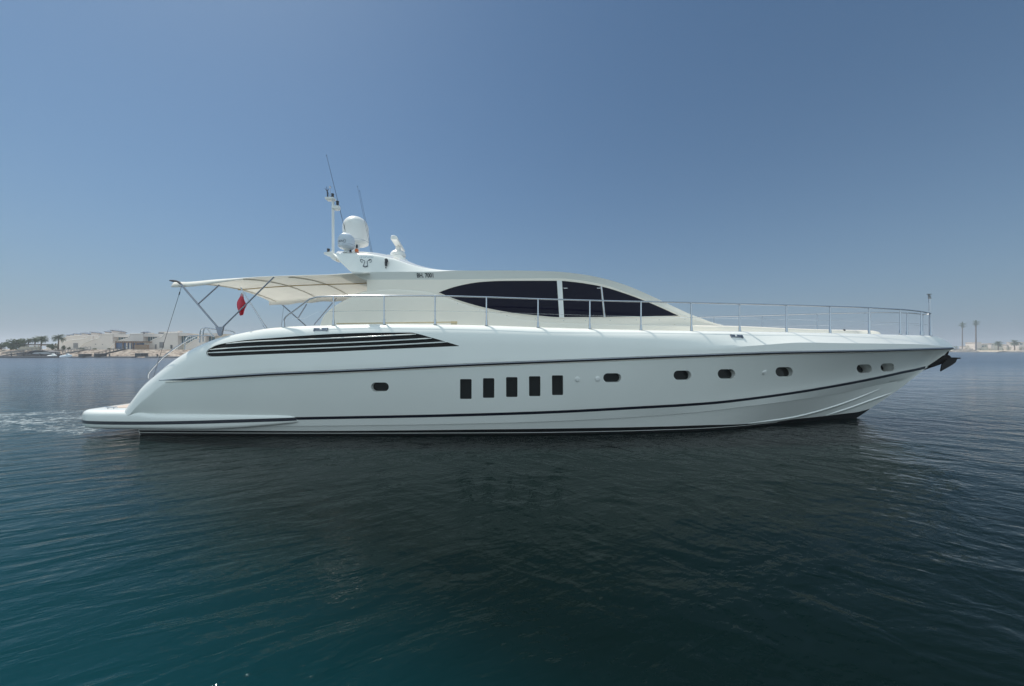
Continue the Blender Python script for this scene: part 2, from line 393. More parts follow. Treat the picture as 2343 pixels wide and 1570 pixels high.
# round skin fittings and chrome fairleads
for px, py in ((1321, 868), (1367, 867), (1749, 852)):
    p, n = hit(HULL, px, py)
    q = n.to_track_quat('Z', 'Y').to_matrix().to_4x4(); q.translation = p - n * .004
    mb = MB().lathe((0, 0, 0), [(.078, 0), (.078, .012), (.07, .022), (.0605, .022), (.056, .03), (.03, .034)], 24)
    mb.v = [q @ v for v in mb.v]; mb.build('vent_cap', M_WHITE, hull, smooth=35)
def fairlead(px, py, w):
    p, n = hit(HULL, px, py); mb = MB(); u = Vector((1, 0, 0)); u = (u - n * u.dot(n)).normalized(); v = n.cross(u)
    if v.z < 0: v = -v
    A = lambda x, y, z: p + u * x + v * y + n * z
    for x0, x1, y0, y1, z1 in ((-w/2, -w*.12, .012, .055, .03), (w*.06, w/2, .012, .06, .035), (-w/2, w/2, -.035, -.005, .025), (-w*.5, -w*.42, -.05, .05, .04), (w*.40, w*.5, -.05, .06, .04)):
        k = [A(x0,y0,-.01),A(x1,y0,-.01),A(x1,y1,-.01),A(x0,y1,-.01),A(x0,y0,z1),A(x1,y0,z1),A(x1,y1,z1),A(x0,y1,z1)]
        mb.add(k, [(0,3,2,1),(4,5,6,7),(0,1,5,4),(1,2,6,5),(2,3,7,6),(3,0,4,7)])
    o = mb.build('fairlead', M_FRAME, hull)
fairlead(734.5, 755, .42); fairlead(1685, 770.5, .40)

def PXX(x): return x - .42 * sstep(-11.9, -13.3, x)
# swimming platform with its side sponsons
hbP = pchip([(-13.32,2.25),(-13.25,2.5),(-13.1,2.68),(-12.85,2.82),(-12.5,2.89),(-12,2.92),(-9,2.99),(-7.5,3.0),(-6.9,2.985),(-6.68,2.96),(-6.55,2.9)])
zPt = pchip([(-13.35,.72),(-13.2,.77),(-12.9,.80),(-11.5,.80),(-11.2,.74),(-10.8,.71),(-9,.715),(-7.2,.705),(-6.75,.68),(-6.55,.63)])
zPb = pchip([(-13.35,.26),(-13.2,.22),(-12.9,.21),(-9.6,.205),(-8.5,.25),(-7.5,.33),(-6.8,.40),(-6.55,.43)])
rings = []
for X in [-13.34,-13.32,-13.29,-13.25,-13.2,-13.12,-13.02,-12.9,-12.75,-12.6] + list(np.linspace(-12.4,-7,44)) + [-6.9,-6.8,-6.72,-6.66,-6.61,-6.575,-6.55]:
    b, t, l = hbP(X), zPt(X), zPb(X); c = (t + l) / 2; inn = lerp(0, b - .5, sstep(-10.6, -10.2, X))
    half = [(inn, l)] + bez((b - .2, l), (b - .01, l + .0), (b, lerp(l, c, .6)), 6) + [(b, c + .02)] + bez((b, lerp(t, c, .55)), (b - .01, t), (b - .22, t), 6) + [(b - .45, t), (inn, t)]
    near = [Vector((X, YC - y, z)) for y, z in half]; far = [Vector((X, YC + y, z)) for y, z in reversed(half)]
    for q in near + far: q.x = PXX(q.x)
    rings.append(near + far)
plat_mb = MB().loft(rings); PLAT = bvh(plat_mb)
plat = plat_mb.build('swim_platform', M_HULL, yacht, smooth=35)
zst = pchip([(-13.4,.43),(-12,.43),(-6.5,.565)])
rows = []
for X in [-13.345,-13.325,-13.295,-13.25,-13.2,-13.12,-13.0,-12.85,-12.6] + list(np.linspace(-12.3,-6.75,40)) + [-6.66, -6.6]:
    rows.append([Vector((PXX(X) - (.006 if X < -13 else 0), YC - hbP(X) - .007, zst(X) + d)) for d in (-.05, 0, .05)])
MB().grid(rows).build('platform_fender_strip', M_NAVY, plat, smooth=50)
MB().box((-13.15, YC - 2.35, .795), (-12.0, YC + 2.35, .812)).build('teak_deck', M_TEAK, plat)
mb = MB()
for dx in (-.09, .09): mb.tube([(-12.75 + dx, YC - 2.55, .79), (-12.75 + dx, YC - 2.55, .85)], .018, 8)
mb.tube([(-12.95, YC - 2.55, .862), (-12.85, YC - 2.55, .85), (-12.65, YC - 2.55, .85), (-12.55, YC - 2.55, .862)], .02, 8)
mb.build('mooring_cleat', M_STEEL, plat, smooth=50)

# deck house lower panels (near and far), cabin, roof with radar wing
hbQ = pchip([(-7,2.14),(-2,2.20),(2,2.16),(4.5,2.0),(6.5,1.72),(8,1.45)])
zQ = pchip(line([(732,738),(736,725),(742,716),(761,699),(792,681),(828,664),(860,660.5),(900,659.6),(965,664),(1010,675),(1052,690.5),(1100,706),(1140,717),(1206,731),(1290,738.5),(1431,741.2),(1578,744),(1640,746)], hbQ))
XQ0 = line([(732,738)], hbQ)[0][0]
cabin_hb = lambda X: hbQ(X) - .08
hbR = pchip([(-7,1.35),(-5.96,1.72),(-5.27,1.97),(-5.2,1.985),(-3,2.05),(0,2.06),(2,2.0),(4,1.82),(5.5,1.58),(6.5,1.36),(7.2,1.05),(7.9,.6)])
zRb = pchip(line([(762,584),(775,595.5),(807,625),(820,634),(835,640.5),(857,642.5),(980,642),(1100,640.5),(1276,639.5),(1330,644),(1375,652),(1431,669.5),(1488,692),(1530,710),(1560,722.5),(1600,737),(1650,747)], hbR))
ROOFTOP = [(762,580),(768,579),(780,578.5),(809,578.5),(848,580.5),(900,591.4),(943.6,606.0),(987,615),(1030,618.5),(1080,619.3),(1140,619),(1177,619.2),(1262,621),(1332.6,628),(1389,639.5),(1431,652.5),(1487.7,676.5),(1544,703),(1586.4,722),(1637,740),(1660,744)]
hbRt = lambda X: hbR(X) - lerp(.20, .05, sstep(-4.2, -1.8, X))
zRt = pchip(line(ROOFTOP, hbRt))
zRf = pchip(line([(762,583),(780,600),(806,622),(850,622.5),(950,622),(1000,621.5),(1060,621.5),(1140,621.5)], hbR))
XR0 = line([(762,582)], hbR)[0][0]
XR1 = line([(1655,745)], hbR)[0][0]
for s in (1, -1):
    rings = []
    for X in [XQ0, XQ0+.02, XQ0+.06] + list(np.linspace(XQ0 + .12, 7.4, 90)):
        b, t, d = hbQ(X), zQ(X), zT(X) - .14
        t = max(t, d + .05); th = .34
        sec = [(b, d), (b - .05 * (t - d), lerp(d, t, .5))] + bez((b - .09 * (t - d), max(d + .02, t - .10)), (b - .10 * (t - d), t), (b - .10 * (t - d) - .07, t), 5) + [(b - th, t - .01), (b - th, d)]
        rings.append([Vector((X, YC - s * y, z)) for y, z in sec])
    mbq = MB().loft(rings); o = mbq.build('deckhouse_side', M_CREAM, yacht, smooth=35)
    if s == 1: QNEAR = bvh(mbq)
rings = []
XA = line([(836,645)], cabin_hb)[0][0]
for X in list(np.linspace(XA, 7.55, 80)):
    b = min(cabin_hb(X), hbR(X) + .12); d = zT(X) - .2; t = max(zRb(X) + .04, d + .05)
    bt = min(hbR(X) - .05, b)
    rings.append([Vector((X, YC - y, z)) for y, z in [(b, d), (lerp(b, bt, .33), lerp(d, t, .33)), (lerp(b, bt, .66), lerp(d, t, .66)), (bt, t), (0, t + .03), (-bt, t), (-b, d)]])
cab_mb = MB().loft(rings); CAB = bvh(cab_mb)
cabin = cab_mb.build('cabin', M_CREAM, yacht, smooth=30)
rings = []
rx = [XR0, XR0 + .012, XR0 + .04, XR0 + .09, XR0 + .16] + list(np.linspace(XR0 + .25, -3, 30)) + list(np.linspace(-2.9, 6.3, 70)) + list(np.linspace(6.4, XR1, 14))
for X in rx:
    b, bt, l, t = hbR(X), hbRt(X), zRb(X), zRt(X); t = max(t, l + .03)
    g = sstep(0, .16, X - XR0)
    f = min(max(zRf(X), l + .01), t - .015); f = lerp(f, t - .012, sstep(-2.6, -1.6, X))
    cr = lerp(.30, .10, sstep(-5, -1, X)) * g + .02
    cr *= lerp(1, .5, sstep(5, 7, X))
    lip = min(.06, (t - l) * .3); tl = .09 * min(1, (f - l) / .2)
    ra = .22 * sstep(-4.2, XR0, X)
    near = [(0, l + .06 + ra), (b - .6, l + .05 + ra * .8), (b - .10, l + .03)] + bez((b - .045 - tl, l), (b - tl, l), (b - tl * .8, l + lip), 4) + [(lerp(b - tl * .8, b, .5), lerp(l + lip, f, .5)), (b, f)]
    e = (lerp(b, bt, .85), lerp(f, t, .85))
    near += [(lerp(b, bt, .4), lerp(f, t, .4))] + bez(e, (bt, t), (bt - .08, t + .004), 5) + [(bt * .8, t + cr * .45), (bt * .5, t + cr * .8), (0, t + cr)]
    nr = [Vector((X, YC - y, z)) for y, z in near]; fr = [Vector((X, YC + y, z)) for y, z in reversed(near[1:-1])]
    sw = .45 * sstep(-4.0, XR0, X)
    for q in nr + fr: q.x -= sw * max(0, 1 - ((q.y - YC) / b) ** 2)
    rings.append(nr + fr)
roof_mb = MB().loft(rings); ROOF = bvh(roof_mb)
roof = roof_mb.build('roof', M_HULL, yacht, smooth=24)
# beading along the lower edge of the roof
xb = list(np.linspace(-4.55, 6.9, 100))
MB().tube([Vector((x, YC - hbR(x) + .085, zRb(x) + .008)) for x in xb], .022, 8).build('roof_beading', M_CREAM, roof, smooth=60)

# eye-shaped side window: three panes between two mullions
WT = pchip([(1002.6,669.3),(1020,662.5),(1047.7,654),(1098.5,645),(1149,642.3),(1219.7,642),(1276,642),(1318.5,645.5),(1377.7,655.5),(1431,671.5),(1487.7,693),(1555,723)])
WB = pchip([(1002.6,669.8),(1020,677),(1047.7,687.6),(1115.4,706.4),(1177.4,717.5),(1228,723),(1279,727),(1383,726.3),(1459.5,725.2),(1555,723.6)])
def wpatch(xa0, xa1, xb0, xb1, n, name, m, off, par):
    """pane between a left edge (xa0 at the top, xa1 at the bottom) and a right edge"""
    rows = []
    for i in range(n + 1):
        r = []
        for j in range(9):
            v = j / 8; x = lerp(lerp(xa0, xa1, v), lerp(xb0, xb1, v), i / n)
            p, nn = hit(CAB, x, lerp(WT(x), WB(x), v)); r.append(p + nn * off)
        rows.append(r)
    return MB().grid(rows).build(name, m, par, smooth=40)
wpatch(1002.7, 1002.7, 1274, 1279.5, 44, 'side_window', M_GLASS, .012, cabin)
wpatch(1285.5, 1290.5, 1373.5, 1381, 16, 'side_window', M_GLASS, .012, cabin)
wpatch(1377.5, 1385.5, 1554.8, 1554.8, 30, 'side_window', M_GLASS, .012, cabin)
wpatch(1274, 1279.5, 1285.5, 1290.5, 2, 'window_mullion', M_WHITE, .022, cabin)
wpatch(1374.5, 1382.3, 1376.6, 1384.4, 2, 'window_mullion', M_STEEL, .020, cabin)
for a in (WT, WB):
    MB().tube([hit(CAB, x, a(x))[0] + Vector((0, -.008, 0)) for x in list(np.linspace(1003, 1554.5, 70))], .016, 8).build('window_seal', M_CREAM, cabin, smooth=60)
for x0, x1, y in ((1289, 1298, 660), (1365, 1373.5, 660)):
    a, _ = hit(CAB, x0, y); b, _ = hit(CAB, x1, y); MB().tube([a + Vector((0, -.03, 0)), b + Vector((0, -.03, 0))], .014, 8).build('window_latch', M_CHROME, cabin, smooth=50)
for i, x in enumerate((1047, 1098, 1160, 1225, 1290, 1340, 1396, 1456, 1508, 1567)):
    p, n = hit(QNEAR, x, WB(min(x, 1550)) + 7)
    if p is None: p, n = hit(CAB, x, WB(min(x, 1550)) + 7)
    if p is not None and p.y < YC:
        q = n.to_track_quat('Z', 'Y').to_matrix().to_4x4(); q.translation = p
        mb = MB().lathe((0, 0, -.004), [(.013, 0), (.011, .01), (.004, .012)], 8); mb.v = [q @ v for v in mb.v]; mb.build('screw_cap', M_STEEL, cabin, smooth=50)
# raked windscreen between the roof sides
rows = []
for X in np.linspace(3.2, min(7.3, XR1 - .12), 16):
    rows.append([Vector((X, YC + y * (hbRt(X) - .3), roof_z)) for y, roof_z in [(yy, ROOF.ray_cast(Vector((X, YC + yy * (hbRt(X) - .3), 9)), Vector((0, 0, -1)))[0].z + .012) for yy in (-1, -.6, -.2, .2, .6, 1)]])
MB().grid(rows).build('windscreen', M_GLASS, yacht, smooth=40)
# raised foredeck
hbV = pchip([(5.5,1.72),(8,1.42),(10,1.10),(12,.74),(12.9,.52),(13.3,.3)])
zV = pchip(line([(1560,742),(1600,744),(1682,745.5),(1802,750.5),(1901,754),(1985,756.5),(2005,757.5),(2018.5,760)], hbV))
XV = line([(2023,763)], hbV)[0][0]
rings = []
for X in list(np.linspace(5.6, XV - .3, 40)) + [XV - .2, XV - .12, XV - .06, XV - .02, XV]:
    b, t, d = hbV(X), zV(X), zT(X) - .16
    t = lerp(t, d + .05, sstep(XV - .25, XV, X) ** 2)
    half = [(b + .14, d), (b + .05, lerp(d, t, .6))] + bez((b + .02, t - .04), (b, t), (b - .08, t), 5) + [(b * .5, t + .03), (0, t + .04)]
    rings.append([Vector((X, YC - y, z)) for y, z in half] + [Vector((X, YC + y, z)) for y, z in reversed(half[:-1])])
MB().loft(rings).build('foredeck_trunk', M_CREAM, yacht, smooth=35)
p = Vector((0, 0, 0)); Xv = (1959 - CX) * 12.3 / F
MB().lathe((Xv, YC - hbV(Xv) - .0, zV(Xv) - .02), [(.03, -.02), (.04, 0), (.035, .03), (.012, .045)], 12).build('deck_light', M_DARKMET, yacht, smooth=50)

# guard rails, near and far
hbG = lambda X: hbT(X) - .10 * min(1, hbT(X))
RAIL = [(709,684.5),(718,681),(735,679),(779,678),(878.5,676.8),(995.6,677.2),(1112.7,679.9),(1231,684),(1349.5,687.4),(1466.5,690.2),(1581,692.7),(1693,695.6),(1799.7,698.3),(1899.5,701.5),(1988.4,704.5),(2059.5,708.2),(2108.7,713),(2129,717.5)]
rl = line(RAIL, hbG); zG = pchip(rl)
first = [(648.7,747.0),(650,731),(653,726),(658,721.5),(680,705.5),(700,690.5)]
STAN = [763,879,995.6,1113,1231,1349.5,1466.5,1582,1692.5,1799.7,1899.5,1988.4,2060,2108,2129.5]
for s in (1, -1):
    pts = [(x, z) for x, z in line(first, hbG)] + [(x, zG(x)) for x in list(np.linspace(rl[0][0], rl[-1][0], 110))]
    pp = [Vector((x, YC - s * hbG(x), z)) for x, z in pts]
    e = pp[-1]; pp += [Vector((e.x + .06, lerp(e.y, YC, .35), e.z - .005)), Vector((e.x + .085, lerp(e.y, YC, .7), e.z - .008)), Vector((e.x + .095, YC, e.z - .01))]
    gr = MB().tube(pp, .0245, 10).build('guard_rail', M_STEEL, yacht, smooth=60)
    wx = line([(654.5, 724)], hbG)[0][0]
    wz = lambda X: lerp(zT(X), zG(X), .47) if X > rl[0][0] else lerp(zT(X), 4.0, .4)
    MB().tube([Vector((x, YC - s * hbG(x), wz(x))) for x in list(np.linspace(rl[0][0] - .55, rl[-1][0], 60))], .0045, 6).build('guard_wire', M_CHROME, gr, smooth=60)
    for i, px in enumerate(STAN):
        X = line([(px, 720)], hbG)[0][0]; Y = YC - s * hbG(X); a, b = zT(X) - .01, zG(X)
        mb = MB().tube([(X, Y, a), (X, Y, a + .012), (X, Y, a + .013), (X, Y, a + .15), (X, Y, a + .19), (X, Y, b)], [.055, .055, .040, .034, .024, .024], 12)
        mb.tube([(X - .035, Y, wz(X)), (X + .035, Y, wz(X))], .011, 8)
        mb.build('stanchion', M_STEEL, gr, smooth=45)
    X, z = line([(648.7, 747)], hbG)[0]
    MB().tube([(X, YC - s * hbG(X), zT(X) - .02), (X, YC - s * hbG(X), zT(X) + .1), (X + .01, YC - s * hbG(X), zT(X) + .2)], [.05, .04, .024], 12).build('stanchion', M_STEEL, gr, smooth=45)
# bow light staff
X = line([(2127, 768)], lambda x: .0)[0][0]
zt = zT(X)
js = MB().tube([(X, YC, zt - .02), (X, YC, P(2125, 690, YC).z)], .024, 10).tube([(X, YC, P(2125, 692, YC).z), (X, YC, P(2125, 684, YC).z)], .034, 10).build('bow_staff', M_STEEL, yacht, smooth=50)
zt = P(2125, 684, YC).z
MB().tube([(X, YC, zt), (X, YC, zt + .10)], [.05, .035], 10).tube([(X - .02, YC, zt + .10), (X - .02, YC, zt + .17)], .035, 10).box((X - .085, YC - .03, zt + .17), (X + .055, YC + .03, zt + .195)).build('bow_light', mat('tarnished steel', (.22, .23, .24), .4, metal=.8), js, smooth=40)

# ------------------------------------------------------------------ radar wing equipment
def roofz(X, Y): return ROOF.ray_cast(Vector((X, Y, 12)), Vector((0, 0, -1)))[0].z
def dome_prof(r, h, straight):
    pr = [(r * .55, 0), (r * .82, .02), (r * .97, .06), (r, .10)]
    for i in range(0, 13):
        a = i / 12 * 90; pr.append((max(r * math.cos(R(a)) ** .9, .002), straight + (h - straight) * math.sin(R(a))))
    return pr
def dome(name, px, ytop, ybot, wpx, Y, straight, m=None):
    X = (px - CX) * Y / F; z1 = P(px, ytop, Y).z; z0 = P(px, ybot, Y).z; r = wpx / 2 * Y / F
    zr = roofz(X, Y)
    d = MB().lathe((X, Y, z0), dome_prof(r, z1 - z0, straight * (z1 - z0)), 36).build(name, m or M_WHITE, yacht, smooth=45)
    MB().lathe((X, Y, zr - .03), [(r * .42, 0), (r * .40, .03), (r * .26, .07), (r * .25, (z0 - zr) * .8), (r * .5, z0 - zr + .031)], 20).build('dome_pedestal', M_WHITE, d, smooth=40)
    MB().lathe((X, Y, z0 + .125), [(r * 1.006, 0), (r * 1.008, .006), (r * 1.006, .012)], 36).build('dome_seam', M_STEEL, d, smooth=40)
    return d, X, Y, z0, z1, r
big, *_ = dome('satellite_dome', 814, 496.5, 562, 55, 12.9, .60)
sm, dX, dY, dz0, dz1, dr = dome('satellite_dome', 792.5, 534, 570, 35.5, 11.95, .5, mat('shaded dome plastic', (.60, .66, .74), .3))  # small dome's bluish shade is put into its plastic colour

def textmesh(s, size, extr=.002, off=0.0):
    cu = bpy.data.curves.new('t', 'FONT'); cu.body = s; cu.size = size; cu.extrude = extr; cu.offset = off; cu.align_x = 'CENTER'; cu.align_y = 'CENTER'; cu.resolution_u = 4
    o = bpy.data.objects.new('t', cu); COL.objects.link(o); bpy.context.view_layer.update()
    me = bpy.data.meshes.new_from_object(o.evaluated_get(bpy.context.evaluated_depsgraph_get()))
    v = [x.co.copy() for x in me.vertices]; f = [tuple(p.vertices) for p in me.polygons]
    bpy.data.objects.remove(o); bpy.data.meshes.remove(me); return v, f
def frame(tree, px, py):
    p, n = hit(tree, px, py); u = Vector((1, 0, 0)); u = (u - n * u.dot(n)).normalized(); v = n.cross(u)
    if v.z < 0: v = -v
    return p, u, v, n
def lettering(name, s, tree, pxa, pxb, py, hpx, m, bold=0.0, par=None):
    p, u, v, n = frame(tree, (pxa + pxb) / 2, py); Y = p.y
    ve, fa = textmesh(s, 1.0, off=bold)
    x0 = min(a.x for a in ve); x1 = max(a.x for a in ve); y0 = min(a.y for a in ve); y1 = max(a.y for a in ve)
    wd = (pxb - pxa) * Y / F; hg = hpx * Y / F
    vv = []
    vv.append([p + u * (((a.x - x0) / (x1 - x0) - .5) * wd) + v * (((a.y - y0) / (y1 - y0) - .5) * hg) + n * (.004 + a.z) for a in ve])
    mb = MB()
    for q in vv: mb.add(q, fa)
    return mb.build(name, m, par)
lettering('registration_lettering', 'BH. 7001', ROOF, 954, 991.5, 630.2, 10.2, M_NAVY, bold=.022, par=roof)
lettering('name_lettering', 'LEOPARD', ROOF, 823, 854.5, 588.2, 5.4, mat('brushed steel', (.45, .52, .58), .25, metal=1.0), par=roof)
# lettering and ring round the small dome
ve, fa = textmesh('NERA', .115, .001)
x0 = min(a.x for a in ve); x1 = max(a.x for a in ve); cx = (x0 + x1) / 2
def ondome(x, z, off): 
    a = (x / dr) + R(-13) + math.atan2(-dX, dY) * 0
    return Vector((dX + (dr + off) * math.sin(a), dY - (dr + off) * math.cos(a), dz0 + .20 + z))
mb = MB().add([ondome((a.x - cx) * .85, a.y * .8, .004) for a in ve], fa)
mb.tube([ondome(.105 + .062 * math.cos(t), .062 * math.sin(t), .003) for t in [R(x) for x in range(-110, 111, 15)]], .004, 6)
mb.build('dome_lettering', M_DARKMET, sm)

# mast with lights on the after edge of the wing
mY = 12.0
mx = (762 - CX) * mY / F
mb = MB().tube([P(762, 590, mY), P(762, 458, mY)], .043, 14)
mast = mb.build('mast', M_WHITE, yacht, smooth=50)
def bx(px0, px1, py0, py1, Y, d): 
    a, b = P(px0, py1, Y), P(px1, py0, Y); return (a.x, Y - d, a.z), (b.x, Y + d, b.z)
MB().box(*bx(747, 765.5, 453.5, 457.5, mY, .10)).box(*bx(749, 764, 457.5, 459.5, mY, .07)).build('mast_bracket', M_WHITE, mast)
MB().box(*bx(761, 777, 472, 478.5, mY, .07)).box(*bx(766, 776, 478.5, 481, mY, .06)).build('mast_bracket', M_WHITE, mast)
a = [P(746, 580, mY), P(763, 578, mY), P(773, 592, mY), P(773, 599, mY), P(766, 597, mY), P(758, 588, mY), P(746, 584, mY)]
MB().prism([q - Vector((0, .14, 0)) for q in a], (0, .28, 0)).build('mast_bracket', M_WHITE, mast)
def navlight(px, y0, y1, wpx, par):
    r = wpx / 2 * mY / F; z0, z1 = P(px, y1, mY).z, P(px, y0, mY).z; h = z1 - z0; X = (px - CX) * mY / F
    MB().lathe((X, mY, z0), [(r*.45, 0), (r*.45, h*.28), (r*.95, h*.32), (r, h*.4), (r*.85, h*.42), (r*.85, h*.75), (r, h*.78), (r, h*.95), (r*.6, h)], 14).build('navigation_light', M_DARKMET, par, smooth=40)
navlight(761, 443, 453.5, 6.2, mast); navlight(772.2, 460, 472, 6.6, mast); navlight(751.5, 569, 580, 6.6, mast)
MB().tube([P(755.3, 453.5, mY), P(755.3, 430, mY)], .010, 6).lathe(P(755.3, 430.5, mY), [(.012, 0), (.036, .015), (.036, .05), (.02, .07)], 12).build('gps_antenna', M_STEEL, mast, smooth=40)
mb = MB().tube([P(749.5, 453.5, mY), P(749.2, 444, mY), P(748.6, 437, mY)], [.018, .02, .015], 8).tube([P(752.8, 453.5, mY), P(752.3, 444, mY), P(749.5, 438.5, mY)], .008, 6)
for q in ((743.3, 431), (747.4, 427), (753, 431.5)): mb.tube([P(748.6, 438, mY), P(*q, mY)], [.012, .006], 6)
mb.build('wind_sensor', M_DARKMET, mast, smooth=50)
# whip aerials
for (xa, ya), (xb, yb), Y, r in (((747, 355.5), (794, 545), 12.5, .010), ((818, 427), (849.5, 580), 12.6, .0055), ((823, 437), (852.5, 581), 12.2, .0055)):
    a, b = P(xb, yb, Y), P(xa, ya, Y); d = (a - b)
    a2 = a + d * ((roofz(a.x, Y) - a.z) / d.z)
    MB().tube([b, lerp(b, a2, .3), a2], [r * .5, r * .75, r], 6).lathe(b, [(.012, -.01), (.014, 0), (.008, .014)], 8).build('whip_aerial', M_DARKMET, roof, smooth=60)
# open-array radar
rY = YC; rX = (911 - CX) * rY / F
z0 = P(911, 588.5, rY).z; zr = roofz(rX, rY)
rad = MB().lathe((rX, rY, z0), [(.10, -.01), (.24, 0), (.29, .03), (.29, .13), (.275, .15), (.22, .22), (.12, .26), (.10, .27)], 24).build('radar', M_WHITE, yacht, smooth=40)
a = [Vector((rX - .55, 0, zr - .10)), Vector((rX - .30, 0, z0 + .0)), Vector((rX + .22, 0, z0 + .0)), Vector((rX + .50, 0, zr - .12))]
MB().prism([q + Vector((0, rY - .35, 0)) for q in a], (0, .7, 0)).build('radar_pedestal', M_WHITE, rad)
MB().tube([(rX, rY, z0 + .25), (rX, rY, z0 + .45)], [.11, .09], 16).build('radar_gearbox', M_WHITE, rad, smooth=40)
# scanner bar seen end-on, turned nearly athwartships
ux = Vector((-.147, .989, 0)).normalized(); un = Vector((0, 0, 1)).cross(ux)
c = Vector((rX, rY, z0 + .50)); rg = []
for t in (-.85, -.84, .84, .85):
    k = .9 if abs(t) > .845 else 1
    rg.append([c + ux * t + un * (y * k) + Vector((0, 0, z * k)) for y, z in ((-.12, -.07), (-.13, .0), (-.09, .06), (.0, .09), (.09, .065), (.125, 0), (.11, -.07))])
MB().loft(rg).build('radar_scanner', M_WHITE, rad, smooth=30)
# small fittings on the wing
mb = MB(); q = P(816, 573.5, 12.0); q.z = max(q.z, roofz(q.x, q.y) + .03)
MB().lathe(q, [(.03, -.09), (.055, -.05), (.065, 0), (.055, .04), (.02, .07)], 16).build('orange_beacon', M_ORANGE, roof, smooth=60)
q = P(817.5, 565, 12.3); zr = roofz(q.x, 12.3)
MB().box((q.x - .05, 12.26, zr - .02), (q.x + .05, 12.36, q.z + .08)).build('horn_box', M_WHITE, roof)
MB().box((q.x - .02, 12.245, q.z - .05), (q.x + .035, 12.262, q.z + .06)).build('horn_grille', M_DARKMET, roof)
q = P(802, 573, 12.1); MB().lathe((q.x, 12.1, roofz(q.x, 12.1) - .01), [(.04, 0), (.03, .06), (.045, .09), (.03, .14)], 12).build('deck_horn', M_DARKMET, roof, smooth=40)
p, u, v, n = frame(ROOF, 884.5, 606)
mb = MB()
mb.tube([p + v * .13 + n * .02, p + v * .13 + n * .11], .048, 12); mb.tube([p + v * .17 + n * .07, p + v * .045 + n * .07], .045, 12)
mb.tube([p + v * .035 + n * .06, p - v * .07 + n * .05], [.045, .032], 12); mb.tube([p - v * .105 + n * .03, p - v * .145 + n * .03], .016, 8)
mb.build('wing_floodlight', M_DARKMET, roof, smooth=40)
# animal-head emblem in bent chrome bar
def zz(x, y): return hit(ROOF, 800 + x / 19.6, 570 + y / 19.6)[0] + Vector((0, -.014, .004))
mb = MB()
for pl, r in (([(588,575),(560,602),(520,592),(490,500),(500,470),(540,465),(690,548),(685,590),(655,665),(630,740)], .009), ([(612,768),(640,782),(700,800),(770,785),(815,762)], .020), ([(795,530),(792,600),(802,680),(806,745)], .010), ([(838,520),(890,490),(945,458)], .014), ([(945,458),(985,490),(988,555),(950,600),(900,602)], .007)):
    mb.tube([zz(*q) for q in pl], r, 8)
mb.build('chrome_emblem', mat('dark chrome', (.16, .18, .21), .15, metal=1.0), roof, smooth=60)

# ------------------------------------------------------------------ bimini
cY0, cY1 = 11.25, 15.55
zE = pchip([((x - CX) * cY0 / F, H + (HY - y) * cY0 / F) for x, y in [(404,645.5),(415.5,646),(502,639.6),(619.5,633),(700,630.5),(750,629.3),(802.6,626),(840,625)]])
cx0, cx1 = (402 - CX) * cY0 / F, (842 - CX) * cY0 / F
rows = []; under = []
for X in np.linspace(cx0, cx1, 46):
    r = []; q = []; e = zE(X)
    val = lerp(.16, .0, sstep(-10.4, -8.1, X))
    sag = .03 * math.sin((X + 8.2) * 5)
    for j in range(29):
        t = j / 28; Y = lerp(cY0, cY1, t); z = e + .20 * math.sin(math.pi * t) ** .8 - .02 * math.sin(math.pi * t) * math.cos((X + 9) * 4.2) - .0
        r.append(Vector((X, Y, z)))
    r = [Vector((X, cY0 - .13 - val * .2, e - val - .03)), Vector((X, cY0 - .10 - val * .1, e - val * .5 - .01)), Vector((X, cY0 - .05, e - .005))] + r + [Vector((X, cY1 + .03, e - .08)), Vector((X, cY1 + .03, e - .2 - .02 * math.sin(X * 6)))]
    rows.append(r)
canopy = MB().grid(rows).build('sun_canopy', M_CANVAS, yacht, smooth=60)
md = canopy.modifiers.new('thick', 'SOLIDIFY'); md.thickness = .012; md.offset = -1
# frame
fr = MB().tube([P(414, 651, 11.0), P(498, 749, 10.72)], .026, 10).build('canopy_frame', M_FRAME, yacht, smooth=60)
mir = lambda v: Vector((v.x, 2 * YC - v.y, v.z))
segs = [(P(502, 652, 11.05), P(453.7, 695.6, 10.87)), (P(509.5, 749, 10.72), P(627, 634, 11.08)), (P(414, 651, 11.0), P(498, 749, 10.72))]
for a, b in segs[:2]: MB().tube([a, b], .022, 10).build('frame_strut', M_FRAME, fr, smooth=60)
for a, b in segs: MB().tube([mir(a), mir(b)], .024, 10).build('frame_strut', M_FRAME, fr, smooth=60)
for X, hgt in ((-10.75, .0), (-8.85, .0), (-7.35, .0)):
    MB().tube([Vector((X, lerp(cY0, cY1, t), zE(X) + .20 * math.sin(math.pi * t) ** .8 - .05)) for t in [i / 24 for i in range(25)]], .022, 8).build('canopy_bow', mat('canvas strap', (.66, .64, .58), .8, trans=.25), fr, smooth=60)
MB().tube([Vector((x, YC, zE(x) + .20 - .075)) for x in list(np.linspace(-10.75, -5.7, 20))], .02, 8).build('canopy_ridge_pole', mat('varnished pole', (.45, .33, .16), .4), fr, smooth=60)
MB().tube([P(388.5, 642, 11.05), P(396, 643, 11.05), P(404, 643.5, 11.05), P(410, 646.5, 11.05), P(415.5, 652, 11.02)], [.02, .035, .03, .035, .03], 10).build('pole_end', M_ROPE, fr, smooth=60)
a = [P(494.5, 748, 10.70), P(512, 748, 10.70), P(508, 766, 10.70), P(503.5, 769.5, 10.70), P(500, 766, 10.70)]
MB().prism([q - Vector((0, .03, 0)) for q in a], (0, .06, 0)).build('frame_bracket', M_FRAME, fr)
q = [mir(v) for v in a]; MB().prism([v - Vector((0, .03, 0)) for v in q], (0, .06, 0)).build('frame_bracket', M_FRAME, fr)
